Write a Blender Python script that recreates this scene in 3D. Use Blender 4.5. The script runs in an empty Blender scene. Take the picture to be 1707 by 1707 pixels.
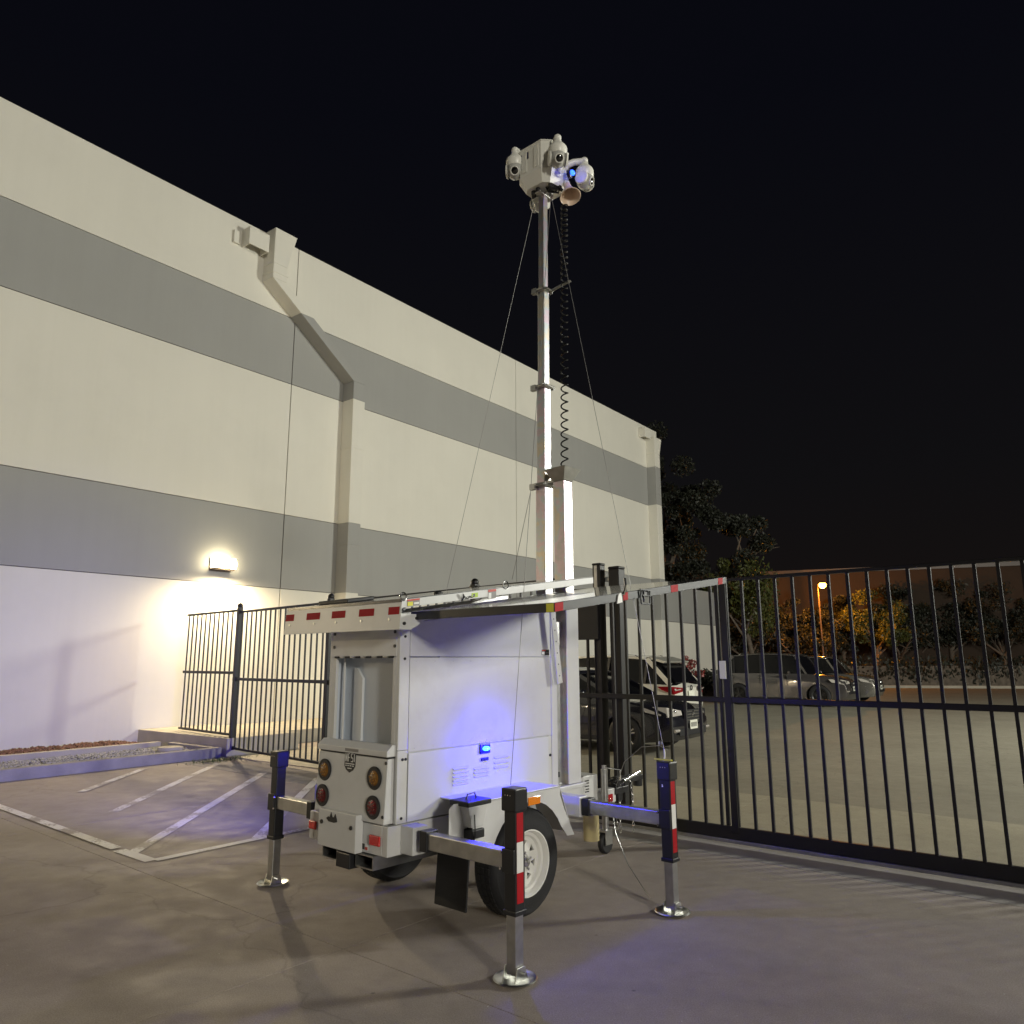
import bpy, bmesh, math, random
from mathutils import Vector, Matrix
R = math.radians
random.seed(7)
S = bpy.context.scene
C = S.collection

# ------------------------------------------------------------------ camera
cam_d = bpy.data.cameras.new('camera'); cam = bpy.data.objects.new('camera', cam_d)
C.objects.link(cam); S.camera = cam
cam_d.sensor_width = 36; cam_d.lens = 36*1257/1707; cam_d.clip_start = 0.05; cam_d.clip_end = 2000
t, r = R(11.1), R(-0.2)
F = Vector((0, math.cos(t), math.sin(t))); U0 = Vector((0, -math.sin(t), math.cos(t))); R0 = Vector((1, 0, 0))
Rx = R0*math.cos(r)+U0*math.sin(r); Ux = U0*math.cos(r)-R0*math.sin(r)
m = Matrix((Rx, Ux, -F)).transposed().to_4x4(); m.translation = Vector((0, 0, 1.65)); cam.matrix_world = m

# ------------------------------------------------------------------ night sky, exposure
w = bpy.data.worlds.new('World'); S.world = w; w.use_nodes = True
wn = w.node_tree; wn.nodes.clear()
wo = wn.nodes.new('ShaderNodeOutputWorld'); wb = wn.nodes.new('ShaderNodeBackground')
wt = wn.nodes.new('ShaderNodeTexCoord'); ws = wn.nodes.new('ShaderNodeSeparateXYZ'); wr = wn.nodes.new('ShaderNodeValToRGB')
wn.links.new(wt.outputs['Generated'], ws.inputs[0]); wn.links.new(ws.outputs['Z'], wr.inputs[0])
e = wr.color_ramp.elements
e[0].position = 0.0; e[0].color = (0.0078, 0.0056, 0.0048, 1)
e[1].position = 0.62; e[1].color = (0.0026, 0.0028, 0.0050, 1)
x = e.new(0.22); x.color = (0.0050, 0.0047, 0.0054, 1)
wn.links.new(wr.outputs[0], wb.inputs[0]); wb.inputs[1].default_value = 1.0
wn.links.new(wb.outputs[0], wo.inputs[0])
S.view_settings.view_transform = 'Standard'; S.view_settings.look = 'None'
S.view_settings.exposure = 0.0; S.view_settings.gamma = 1.0; S.view_settings.use_curve_mapping = False

# lamp strengths (watts); every one belongs to a fixture built below
P_POLE_A, P_POLE_B, P_FILL_POLE_C = 1500, 11500, 42000
P_WALL, P_WALL_FAR, P_BEACON, P_HEAD, P_SODIUM = 1000, 600, 20, .35, 2400
P_BEAM_R, P_BEAM_L = 9, 1350

# ------------------------------------------------------------------ materials
MATS = {}
def mat(name, col, rough=0.6, metal=0.0, var=0.0, scale=6.0, bump=0.0, bscale=60.0, emit=None, es=0.0, coat=0.0, spec=0.5, dirt=0.0, dcol=None, dscale=2.0, coords='Object', streak=0.0):
    if name in MATS: return MATS[name]
    m = bpy.data.materials.new(name); m.use_nodes = True; MATS[name] = m
    nt = m.node_tree; b = nt.nodes['Principled BSDF']
    b.inputs['Base Color'].default_value = (*col, 1); b.inputs['Roughness'].default_value = rough
    b.inputs['Metallic'].default_value = metal; b.inputs['Coat Weight'].default_value = coat
    b.inputs['Specular IOR Level'].default_value = spec
    if emit: b.inputs['Emission Color'].default_value = (*emit, 1); b.inputs['Emission Strength'].default_value = es
    tc = nt.nodes.new('ShaderNodeTexCoord')
    last = None
    if var > 0:
        n = nt.nodes.new('ShaderNodeTexNoise'); n.inputs['Scale'].default_value = scale; n.inputs['Detail'].default_value = 6
        nt.links.new(tc.outputs[coords], n.inputs['Vector'])
        r_ = nt.nodes.new('ShaderNodeValToRGB'); nt.links.new(n.outputs['Fac'], r_.inputs[0])
        r_.color_ramp.elements[0].position = 0.3; r_.color_ramp.elements[1].position = 0.7
        r_.color_ramp.elements[0].color = (*[c*(1-var) for c in col], 1); r_.color_ramp.elements[1].color = (*[min(1, c*(1+var)) for c in col], 1)
        last = r_.outputs[0]
    if dirt > 0:
        n = nt.nodes.new('ShaderNodeTexNoise'); n.inputs['Scale'].default_value = dscale; n.inputs['Detail'].default_value = 9; n.inputs['Roughness'].default_value = 0.68
        nt.links.new(tc.outputs[coords], n.inputs['Vector'])
        r_ = nt.nodes.new('ShaderNodeValToRGB'); nt.links.new(n.outputs['Fac'], r_.inputs[0])
        r_.color_ramp.elements[0].position = 0.50; r_.color_ramp.elements[1].position = 0.72
        r_.color_ramp.elements[0].color = (0, 0, 0, 1); r_.color_ramp.elements[1].color = (dirt, dirt, dirt, 1)
        mx = nt.nodes.new('ShaderNodeMix'); mx.data_type = 'RGBA'
        nt.links.new(r_.outputs[0], mx.inputs[0])
        if last: nt.links.new(last, mx.inputs[6])
        else: mx.inputs[6].default_value = (*col, 1)
        mx.inputs[7].default_value = (*(dcol or (0.05, 0.045, 0.04)), 1); last = mx.outputs[2]
    if streak > 0:
        mp = nt.nodes.new('ShaderNodeMapping'); mp.inputs['Scale'].default_value = (2.2, 2.2, 0.10); nt.links.new(tc.outputs[coords], mp.inputs['Vector'])
        n = nt.nodes.new('ShaderNodeTexNoise'); n.inputs['Scale'].default_value = 1.6; n.inputs['Detail'].default_value = 8; n.inputs['Roughness'].default_value = 0.7
        nt.links.new(mp.outputs[0], n.inputs['Vector'])
        r_ = nt.nodes.new('ShaderNodeValToRGB'); nt.links.new(n.outputs['Fac'], r_.inputs[0]); r_.color_ramp.elements[0].position = 0.38; r_.color_ramp.elements[1].position = 0.66
        r_.color_ramp.elements[0].color = (1, 1, 1, 1); r_.color_ramp.elements[1].color = (1-streak, 1-streak, 1-streak*1.15, 1)
        mx = nt.nodes.new('ShaderNodeMix'); mx.data_type = 'RGBA'; mx.blend_type = 'MULTIPLY'; mx.inputs[0].default_value = 1.0
        nt.links.new(last, mx.inputs[6]); nt.links.new(r_.outputs[0], mx.inputs[7]); last = mx.outputs[2]
    if last: nt.links.new(last, b.inputs['Base Color'])
    if bump > 0:
        n = nt.nodes.new('ShaderNodeTexNoise'); n.inputs['Scale'].default_value = bscale; n.inputs['Detail'].default_value = 5
        nt.links.new(tc.outputs[coords], n.inputs['Vector'])
        bp = nt.nodes.new('ShaderNodeBump'); bp.inputs['Strength'].default_value = bump; bp.inputs['Distance'].default_value = 0.01
        nt.links.new(n.outputs['Fac'], bp.inputs['Height']); nt.links.new(bp.outputs[0], b.inputs['Normal'])
    return m

white_paint = mat('white_powder_coat', (0.63, 0.63, 0.62), 0.34, var=0.03, scale=3, bump=0.05, bscale=220, dirt=0.22, dcol=(0.42, 0.38, 0.32), dscale=3.5)
rim_white = mat('white_wheel_enamel', (0.80, 0.79, 0.74), 0.28, coat=0.3)
blue_lit_in = mat('interior_paint_blue_lit', (0.56, 0.60, 0.66), 0.45)  # white interior paint with the spilled blue light put into its colour
white_in = mat('white_interior_paint', (0.66, 0.67, 0.68), 0.4, bump=0.04, bscale=200)
black_metal = mat('black_powder_coat', (0.014, 0.014, 0.016), 0.38, bump=0.06, bscale=200)
black_fence = mat('black_fence_paint', (0.007, 0.006, 0.005), 0.45, var=0.2, scale=20)
black_plastic = mat('black_plastic', (0.012, 0.012, 0.014), 0.5)
rubber = mat('tyre_rubber', (0.012, 0.012, 0.013), 0.62, bump=0.15, bscale=90)
galv = mat('galvanised_steel', (0.50, 0.50, 0.49), 0.34, metal=1.0, var=0.14, scale=14, bump=0.08, bscale=60)
mast_steel = mat('brushed_mast_aluminium', (0.56, 0.54, 0.55), 0.40, metal=1.0, var=0.10, scale=7)
zinc = mat('zinc_plate', (0.72, 0.72, 0.68), 0.28, metal=1.0, var=0.1, scale=20)
chrome = mat('bright_hardware', (0.8, 0.8, 0.8), 0.16, metal=1.0)
_nt = mast_steel.node_tree; _r = [n for n in _nt.nodes if n.type == 'VALTORGB'][0].color_ramp       # faint rainbow sheen as a camera sensor sees it, painted into the colour
for _p, _c in ((.42, (0.62, 0.50, 0.57)), (.50, (0.50, 0.56, 0.60)), (.58, (0.62, 0.55, 0.45))): _e = _r.elements.new(_p); _e.color = (*_c, 1)
panel_back = mat('panel_backsheet', (0.55, 0.57, 0.55), 0.24, metal=0.55, var=0.08, scale=5)
panel_glass = mat('solar_cell_glass', (0.012, 0.014, 0.024), 0.20, coat=0.6)
red_tape = mat('red_reflective_tape', (0.40, 0.008, 0.014), 0.55, spec=0.2, bump=0.3, bscale=300)
white_tape = mat('white_reflective_tape', (0.80, 0.79, 0.75), 0.35, bump=0.3, bscale=300)
amber_lens = mat('amber_lens', (0.20, 0.085, 0.010), 0.22, coat=0.6, bump=0.4, bscale=150)
amber_bright = mat('amber_marker_lens', (0.90, 0.26, 0.01), 0.2, coat=0.6, bump=0.4, bscale=150)
red_lens = mat('red_lens', (0.085, 0.004, 0.006), 0.18, coat=0.7, bump=0.4, bscale=150)
red_marker = mat('red_marker_lens', (0.62, 0.015, 0.012), 0.2, coat=0.6, bump=0.4, bscale=150)
led_dot = mat('led_reflector', (0.9, 0.5, 0.12), 0.12, metal=0.8)
led_dot_red = mat('red_led_reflector', (0.55, 0.05, 0.05), 0.12, metal=0.8)
label_yellow = mat('yellow_label', (0.72, 0.68, 0.05), 0.5)
label_red = mat('red_label', (0.55, 0.05, 0.03), 0.5)
label_white = mat('white_label', (0.8, 0.8, 0.78), 0.5)
label_grey = mat('grey_label', (0.24, 0.23, 0.22), 0.5)
label_green = mat('lime_label', (0.42, 0.60, 0.03), 0.5)
ink = mat('black_ink', (0.02, 0.02, 0.02), 0.5)
cable_black = mat('black_cable_jacket', (0.006, 0.006, 0.006), 0.45, spec=0.25)
wire_steel = mat('dull_wire_rope', (0.30, 0.29, 0.28), 0.5, metal=0.7)
cream = mat('cream_plastic', (0.72, 0.60, 0.30), 0.5, var=0.06, scale=8)
cam_white = mat('camera_housing_white', (0.76, 0.75, 0.68), 0.34)
cam_glass = mat('camera_bubble', (0.45, 0.45, 0.42), 0.08, coat=0.8)
lens_black = mat('lens_black', (0.004, 0.004, 0.004), 0.06, coat=1.0)
horn_peach = mat('speaker_horn_plastic', (0.72, 0.55, 0.42), 0.4)
blue_led = mat('blue_led_lens', (0.02, 0.08, 0.9), 0.2, emit=(0.04, 0.22, 1.0), es=7)
blue_dim = mat('blue_head_lens', (0.02, 0.05, 0.9), 0.2, emit=(0.02, 0.10, 1.0), es=5)
blue_body = mat('blue_beacon_housing', (0.01, 0.01, 0.05), 0.3)
wall_led = mat('wall_light_lens', (0.9, 0.85, 0.7), 0.3, emit=(1.0, 0.84, 0.52), es=26)
pole_led = mat('pole_luminaire_lens', (0.9, 0.9, 0.85), 0.3, emit=(1.0, 0.93, 0.8), es=40)
sodium_glass = mat('sodium_lamp_glass', (0.9, 0.5, 0.1), 0.3, emit=(1.0, 0.36, 0.05), es=26)
bronze = mat('bronze_housing', (0.08, 0.06, 0.045), 0.4)
paint_light = mat('cream_wall_paint', (0.74, 0.715, 0.63), 0.75, streak=0.022, var=0.025, scale=0.5, bump=0.10, bscale=35, dirt=0.10, dcol=(0.50, 0.47, 0.40), dscale=0.8)
paint_grey = mat('grey_band_paint', (0.345, 0.343, 0.325), 0.75, streak=0.03, var=0.03, scale=0.5, bump=0.10, bscale=35, dirt=0.10, dcol=(0.28, 0.27, 0.26), dscale=0.8)
sealant = mat('joint_sealant', (0.10, 0.09, 0.08), 0.8)
conc = None
def concrete(name, col, stain=0.55):
    m = bpy.data.materials.new(name); m.use_nodes = True; nt = m.node_tree; b = nt.nodes['Principled BSDF']; L = nt.links.new
    tc = nt.nodes.new('ShaderNodeNewGeometry').outputs['Position']
    def noise(sc, det=8, ro=0.6):
        n = nt.nodes.new('ShaderNodeTexNoise'); n.inputs['Scale'].default_value = sc; n.inputs['Detail'].default_value = det; n.inputs['Roughness'].default_value = ro
        L(tc, n.inputs['Vector']); return n.outputs['Fac']
    def ramp(f, a, b_, ca, cb):
        r_ = nt.nodes.new('ShaderNodeValToRGB'); L(f, r_.inputs[0]); r_.color_ramp.elements[0].position = a; r_.color_ramp.elements[1].position = b_
        r_.color_ramp.elements[0].color = (*ca, 1); r_.color_ramp.elements[1].color = (*cb, 1); return r_.outputs[0]
    def mix(f, a, b_, mode='MIX'):
        x = nt.nodes.new('ShaderNodeMix'); x.data_type = 'RGBA'; x.blend_type = mode
        if isinstance(f, float): x.inputs[0].default_value = f
        else: L(f, x.inputs[0])
        for s, v in ((6, a), (7, b_)):
            if isinstance(v, tuple): x.inputs[s].default_value = (*v, 1)
            else: L(v, x.inputs[s])
        return x.outputs[2]
    c1 = ramp(noise(0.55, 7, 0.65), 0.3, 0.7, tuple(c*0.86 for c in col), tuple(c*1.10 for c in col))
    c2 = ramp(noise(6, 8, 0.7), 0.25, 0.75, (0.88, 0.88, 0.88), (1.10, 1.10, 1.10))
    c3 = mix(1.0, c1, c2, 'MULTIPLY')
    c4 = mix(1.0, c3, ramp(noise(140, 4, 0.8), 0.3, 0.7, (0.62, 0.62, 0.62), (1.32, 1.32, 1.32)), 'MULTIPLY')
    st = ramp(noise(2.3, 9, 0.72), 0.56, 0.70, (0, 0, 0), (stain, stain, stain))
    c5 = mix(st, c4, tuple(c*0.5 for c in col))
    # small dark oil spots and cracks
    v = nt.nodes.new('ShaderNodeTexVoronoi'); v.inputs['Scale'].default_value = 2.2; L(tc, v.inputs['Vector'])
    sp = ramp(v.outputs['Distance'], 0.012, 0.032, (0.7, 0.7, 0.7), (0, 0, 0))
    c6 = mix(sp, c5, tuple(c*0.3 for c in col))
    va = nt.nodes.new('ShaderNodeVectorMath'); va.operation = 'ADD'; L(tc, va.inputs[0])
    nn = nt.nodes.new('ShaderNodeTexNoise'); nn.inputs['Scale'].default_value = 1.3; nn.inputs['Detail'].default_value = 8; L(tc, nn.inputs['Vector'])
    vs = nt.nodes.new('ShaderNodeVectorMath'); vs.operation = 'SCALE'; L(nn.outputs['Color'], vs.inputs[0]); vs.inputs['Scale'].default_value = 0.9; L(vs.outputs[0], va.inputs[1])
    vc = nt.nodes.new('ShaderNodeTexVoronoi'); vc.feature = 'DISTANCE_TO_EDGE'; vc.inputs['Scale'].default_value = 0.23; L(va.outputs[0], vc.inputs['Vector'])
    ck = ramp(vc.outputs['Distance'], 0.0, 0.0022, (0.26, 0.26, 0.26), (0, 0, 0))
    c7 = mix(ck, c6, tuple(c*0.25 for c in col))
    # tiny pale specks
    vg = nt.nodes.new('ShaderNodeTexVoronoi'); vg.inputs['Scale'].default_value = 7; L(tc, vg.inputs['Vector'])
    gl = ramp(vg.outputs['Distance'], 0.018, 0.028, (1, 1, 1), (0, 0, 0))
    c8 = mix(gl, c7, (0.75, 0.72, 0.66))
    L(c8, b.inputs['Base Color']); L(ramp(noise(4, 6), 0.3, 0.7, (0.62,)*3, (0.86,)*3), b.inputs['Roughness'])
    bp = nt.nodes.new('ShaderNodeBump'); bp.inputs['Strength'].default_value = 0.35; bp.inputs['Distance'].default_value = 0.006
    L(noise(90, 8, 0.7), bp.inputs['Height']); L(bp.outputs[0], b.inputs['Normal'])
    return m
conc = concrete('driveway_concrete', (0.385, 0.332, 0.288), 0.30)
conc_yard = concrete('yard_concrete', (0.38, 0.345, 0.25), 0.3)
asphalt = concrete('yard_asphalt', (0.27, 0.25, 0.19), 0.4)
conc_walk = mat('walkway_concrete', (0.46, 0.42, 0.34), 0.8, var=0.1, scale=3, bump=0.3, bscale=50)
kerb_mat = mat('kerb_concrete', (0.30, 0.28, 0.26), 0.8, var=0.15, scale=4, bump=0.3, bscale=60)
joint_dark = mat('joint_filler', (0.035, 0.032, 0.03), 0.9)
soil = mat('planter_soil', (0.05, 0.04, 0.03), 0.95, var=0.4, scale=20, bump=0.6, bscale=40)
pebble = mat('pale_pebbles', (0.34, 0.33, 0.31), 0.8, var=0.5, scale=9, coords='Generated')
mulch = mat('reddish_mulch', (0.15, 0.075, 0.05), 0.9, var=0.5, scale=9)
leaf = mat('tree_leaves', (0.026, 0.029, 0.018), 0.55, var=0.45, scale=0.8)
leaf_y = mat('pale_tree_leaves', (0.085, 0.095, 0.022), 0.5, var=0.4, scale=1.2)
leaf_red = mat('red_shrub_leaves', (0.20, 0.035, 0.03), 0.5, var=0.5, scale=4)
grass_m = mat('weed_leaves', (0.07, 0.11, 0.03), 0.6)
bark = mat('tree_bark', (0.16, 0.13, 0.10), 0.85, var=0.3, scale=6, bump=0.5, bscale=20)
def worn_paint():
    m = bpy.data.materials.new('worn_white_line_paint'); m.use_nodes = True; nt = m.node_tree; b = nt.nodes['Principled BSDF']; L = nt.links.new
    g = nt.nodes.new('ShaderNodeNewGeometry').outputs['Position']
    n = nt.nodes.new('ShaderNodeTexNoise'); n.inputs['Scale'].default_value = 34; n.inputs['Detail'].default_value = 8; n.inputs['Roughness'].default_value = 0.75; L(g, n.inputs['Vector'])
    n2 = nt.nodes.new('ShaderNodeTexNoise'); n2.inputs['Scale'].default_value = 2.1; L(g, n2.inputs['Vector'])
    ad = nt.nodes.new('ShaderNodeMath'); ad.operation = 'ADD'; L(n.outputs['Fac'], ad.inputs[0]); L(n2.outputs['Fac'], ad.inputs[1])
    r_ = nt.nodes.new('ShaderNodeValToRGB'); L(ad.outputs[0], r_.inputs[0]); r_.color_ramp.elements[0].position = 0.88; r_.color_ramp.elements[1].position = 1.02
    r_.color_ramp.elements[0].color = (0.40, 0.355, 0.31, 1); r_.color_ramp.elements[1].color = (0.84, 0.82, 0.77, 1)
    L(r_.outputs[0], b.inputs['Base Color']); b.inputs['Roughness'].default_value = 0.7; return m
line_paint = worn_paint()

# ------------------------------------------------------------------ mesh helpers
class MB:
    def __init__(s): s.v = []; s.f = []
    def add(s, vs, fs):
        o = len(s.v); s.v += [tuple(v) for v in vs]; s.f += [tuple(i+o for i in f) for f in fs]; return s
    def box(s, x0, x1, y0, y1, z0, z1):
        x0, x1 = sorted((x0, x1)); y0, y1 = sorted((y0, y1)); z0, z1 = sorted((z0, z1))
        return s.add([(x0,y0,z0),(x1,y0,z0),(x1,y1,z0),(x0,y1,z0),(x0,y0,z1),(x1,y0,z1),(x1,y1,z1),(x0,y1,z1)],
                     [(0,3,2,1),(4,5,6,7),(0,1,5,4),(1,2,6,5),(2,3,7,6),(3,0,4,7)])
    def beam(s, a, b, wx, wz, up=(0, 0, 1)):
        a, b = Vector(a), Vector(b); d = (b-a).normalized(); up = Vector(up)
        sd = d.cross(up); sd = sd.normalized() if sd.length > 1e-5 else Vector((1, 0, 0)); u2 = sd.cross(d).normalized()
        vs = [p + sd*i*wx/2 + u2*j*wz/2 for p in (a, b) for i, j in ((-1,-1),(1,-1),(1,1),(-1,1))]
        return s.add(vs, [(0,3,2,1),(4,5,6,7),(0,1,5,4),(1,2,6,5),(2,3,7,6),(3,0,4,7)])
    def cyl(s, a, b, r0, r1=None, n=16, caps=True):
        r1 = r0 if r1 is None else r1; a, b = Vector(a), Vector(b); d = (b-a).normalized()
        q = d.orthogonal().normalized(); p = d.cross(q)
        vs = [];
        for c, rr in ((a, r0), (b, r1)):
            for i in range(n):
                t_ = 2*math.pi*i/n; vs.append(c + q*math.cos(t_)*rr + p*math.sin(t_)*rr)
        fs = [(i, (i+1) % n, n+(i+1) % n, n+i) for i in range(n)]
        if caps: fs += [tuple(reversed(range(n))), tuple(range(n, 2*n))]
        return s.add(vs, fs)
    def lathe(s, prof, o, axis, n=32, closed=False):
        o = Vector(o); d = Vector(axis).normalized(); q = d.orthogonal().normalized(); p = d.cross(q); vs = []
        for h, rr in prof:
            for i in range(n):
                t_ = 2*math.pi*i/n; vs.append(o + d*h + (q*math.cos(t_)+p*math.sin(t_))*rr)
        k = len(prof); fs = []
        for j in range(k if closed else k-1):
            j2 = (j+1) % k
            for i in range(n): fs.append((j*n+i, j*n+(i+1) % n, j2*n+(i+1) % n, j2*n+i))
        return s.add(vs, fs)
    def tube(s, pts, rr, n=6):
        pts = [Vector(p) for p in pts]; vs = []; k = len(pts); ref = None
        for i, p in enumerate(pts):
            d = (pts[min(i+1, k-1)]-pts[max(i-1, 0)]).normalized()
            if ref is None: ref = d.orthogonal().normalized()
            ref = (ref - d*ref.dot(d)).normalized(); q2 = d.cross(ref)
            ri = rr[i] if isinstance(rr, (list, tuple)) else rr
            for j in range(n):
                t_ = 2*math.pi*j/n; vs.append(p + (ref*math.cos(t_)+q2*math.sin(t_))*ri)
        fs = [(i*n+j, i*n+(j+1) % n, (i+1)*n+(j+1) % n, (i+1)*n+j) for i in range(k-1) for j in range(n)]
        fs += [tuple(reversed(range(n))), tuple(range((k-1)*n, k*n))]
        return s.add(vs, fs)
    def prism(s, poly, a, b, axis='y'):
        def P(u_, v_, h): return {'y': (u_, h, v_), 'x': (h, u_, v_), 'z': (u_, v_, h)}[axis]
        n = len(poly); vs = [P(*p, a) for p in poly]+[P(*p, b) for p in poly]
        return s.add(vs, [tuple(range(n)), tuple(reversed(range(n, 2*n)))]+[(i, n+i, n+(i+1) % n, (i+1) % n) for i in range(n)])
    def sphere(s, c, r_, n=10, sq=(1, 1, 1)):
        c = Vector(c); vs = [c+Vector((0, 0, -r_*sq[2]))]; rings = n//2
        for j in range(1, rings):
            ph = -math.pi/2+math.pi*j/rings
            for i in range(n):
                a = 2*math.pi*i/n; vs.append(c+Vector((math.cos(ph)*math.cos(a)*r_*sq[0], math.cos(ph)*math.sin(a)*r_*sq[1], math.sin(ph)*r_*sq[2])))
        vs.append(c+Vector((0, 0, r_*sq[2]))); fs = [(0, 1+(i+1) % n, 1+i) for i in range(n)]
        for j in range(rings-2):
            for i in range(n): fs.append((1+j*n+i, 1+j*n+(i+1) % n, 1+(j+1)*n+(i+1) % n, 1+(j+1)*n+i))
        t_ = len(vs)-1; o = 1+(rings-2)*n; fs += [(t_, o+i, o+(i+1) % n) for i in range(n)]
        return s.add(vs, fs)
    def build(s, name, material, parent=None, bevel=0.0, smooth=False, loc=None, seg=2, fix=True):
        me = bpy.data.meshes.new(name); me.from_pydata([tuple(v) for v in s.v], [], s.f)
        if fix:
            bm = bmesh.new(); bm.from_mesh(me); bmesh.ops.recalc_face_normals(bm, faces=bm.faces); bm.to_mesh(me); bm.free()
        me.materials.append(material); o = bpy.data.objects.new(name, me); C.objects.link(o)
        if loc is not None: o.location = loc
        if parent: o.parent = parent
        if smooth:
            for p in me.polygons: p.use_smooth = True
            me.set_sharp_from_angle(angle=R(38))
        if bevel:
            b = o.modifiers.new('bevel', 'BEVEL'); b.width = bevel; b.segments = seg; b.limit_method = 'ANGLE'; b.angle_limit = R(35)
            b.harden_normals = False
        return o
def tag(o, label=None, cat=None, group=None, kind=None):
    for k_, v_ in (('label', label), ('category', cat), ('group', group), ('kind', kind)):
        if v_: o[k_] = v_
    return o
def thing(name, label, cat, loc=(0, 0, 0), rz=0, group=None):
    o = bpy.data.objects.new(name, None); C.objects.link(o); o.location = loc; o.rotation_euler = (0, 0, rz); o.empty_display_size = 0.2
    return tag(o, label, cat, group)
def copy_tree(o, parent=None):
    c = o.copy(); C.objects.link(c); c.parent = parent
    for ch in list(o.children): copy_tree(ch, c)
    return c
def az(a): a = R(a); return Vector((math.sin(a), math.cos(a), 0))
WAV, WAN = az(37.3), az(37.3-90)          # along the warehouse wall / towards it
def WP(w_, n_, z=0): p = WAV*w_+WAN*n_; return Vector((p.x, p.y, z))
RW = R(90-37.3)
def lamp(name, kind, power, col, parent, loc, radius, **k):
    d = bpy.data.lights.new(name, kind); d.energy = power; d.color = col; d.shadow_soft_size = radius
    for a_, b_ in k.items(): setattr(d, a_, b_)
    o = bpy.data.objects.new(name, d); C.objects.link(o); o.parent = parent; o.location = loc; return o

# ------------------------------------------------------------------ ground, driveway slabs, yard
g = MB().box(-260, 260, -80, 420, -0.4, -0.03).build('ground', joint_dark); tag(g, kind='structure')
GA, GB = az(130), az(40)                   # slab grid axes
def GP(a, b_, z=0): p = GA*a+GB*b_; return Vector((p.x, p.y, z))
drive = thing('driveway', None, None); del_ = drive; drive['kind'] = 'structure'
drive.rotation_euler = (0, 0, R(90-130))   # local x = GA, local y = -(-GB)
# local frame: x along GA, y along GB (GB is GA turned by +90 deg)
ae = [-28.5, -23.4, -18.5, -13.6, -8.74, -3.85, 1.05, 5.95, 10.85, 16]
be = [-7.2, -3.8, -0.37, 3.04, 6.43]
for i in range(len(ae)-1):
    for j in range(len(be)-1):
        o = MB().box(ae[i]+.0035, ae[i+1]-.0035, be[j]+.0035, be[j+1]-.0035, -0.12, 0.0).build('concrete_slab', conc, drive)
for i in range(len(ae)-1):
    MB().box(ae[i]+.0035, ae[i+1]-.0035, 6.436, 7.02, -0.12, 0.001).build('gutter_slab', kerb_mat, drive)
for a0 in (-28.5, -23.4, -18.5, -13.6):    # upper left bay in front of the planter and walkway
    a1 = a0+4.9
    MB().box(a0+.006, a1-.006, 7.03, 12.0, -0.12, -0.004).build('concrete_slab', conc, drive)
MB().box(-8.7, 16, 7.03, 7.12, -0.12, 0.016).build('gate_track', galv, drive, bevel=0.006)
yard = thing('yard', None, None); yard['kind'] = 'structure'; yard.rotation_euler = (0, 0, R(90-130))
for i in range(4, len(ae)-1):
    for b0, b1 in ((7.13, 9.5),):
        MB().box(ae[i]+.0035, ae[i+1]-.0035, b0, b1-.006, -0.12, -0.002).build('concrete_slab', conc_yard, yard)
MB().box(16.01, 60, 7.13, 9.494, -0.12, -0.002).build('concrete_slab', conc_yard, yard)
MB().box(-60, 120, 9.51, 75, -0.12, -0.006).build('asphalt_surface', asphalt, yard)
MB().box(-13.6, -8.75, 7.13, 9.5, -0.12, -0.006).build('asphalt_surface', conc_yard, yard)
# painted hatch lines
_sz = [0.0035]
def stripe(p, q, wd):
    _sz[0] += 0.0007; sz = _sz[0]
    p, q = Vector((*p, 0)), Vector((*q, 0)); s_ = (q-p).normalized().cross(Vector((0, 0, 1)))*wd/2
    k = 10; vs = []
    for i in range(k+1):
        c = p.lerp(q, i/k); j = random.uniform(-.006, .006)
        vs += [c+s_*(1+j*3)+Vector((0, 0, sz)), c-s_*(1-j*3)+Vector((0, 0, sz))]
    return MB().add(vs, [(2*i, 2*i+1, 2*i+3, 2*i+2) for i in range(k)])
lines = thing('painted_lines', None, None); lines['kind'] = 'structure'
for p, q, wd in (((-4.46, 8.9), (-4.83, 12.9), .11), ((-3.33, 6.98), (-3.73, 11.85), .11), ((-3.50, 7.15), (-3.04, 6.78), .11),
                 ((-3.02, 6.80), (-2.0, 8.08), .10), ((-1.95, 8.14), (-0.6, 9.75), .10), ((-2.42, 7.60), (-2.78, 11.3), .11), ((-5.55, 10.2), (-5.75, 12.3), .11), ((-6.4, 9.6), (-3.55, 7.2), .10)):
    stripe(p, q, wd).build('painted_line', line_paint, lines)

# ------------------------------------------------------------------ warehouse
bld = thing('warehouse', 'tall pale warehouse with two grey painted bands along its wall', 'building', WP(0, 15.5), RW)
# local: x = along wall (w), y = away from camera (n-15.5), z up
ZB = [(0.0, 3.36, paint_light), (3.36, 5.18, paint_grey), (5.18, 8.56, paint_light), (8.56, 10.33, paint_grey), (10.33, 12.32, paint_light)]
we = [-36, -26.6, -17.2, -7.8, 1.65, 11.10, 20.60, 31.75]
MB().box(-36, 31.72, .03, 30, 0, 12.25).build('wall_core', sealant, bld)
for i in range(len(we)-1):
    for z0, z1, m_ in ZB:
        gz = 0.007
        MB().box(we[i]+.012, we[i+1]-.012, 0, 0.06, z0+(gz if z0 else 0), z1-gz if z1 < 12 else z1).build('wall_panel', m_, bld, bevel=0.006)
    MB().box(we[i]+.012, we[i+1]-.012, 0.061, 30.1, 12.26, 12.325).build('parapet_cap', paint_light, bld)
for z0, z1, m_ in ZB: MB().box(31.74, 31.80, .062, 30, z0+(0.012 if z0 else 0), z1-.012 if z1 < 12 else z1).build('wall_panel', m_, bld)
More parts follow.
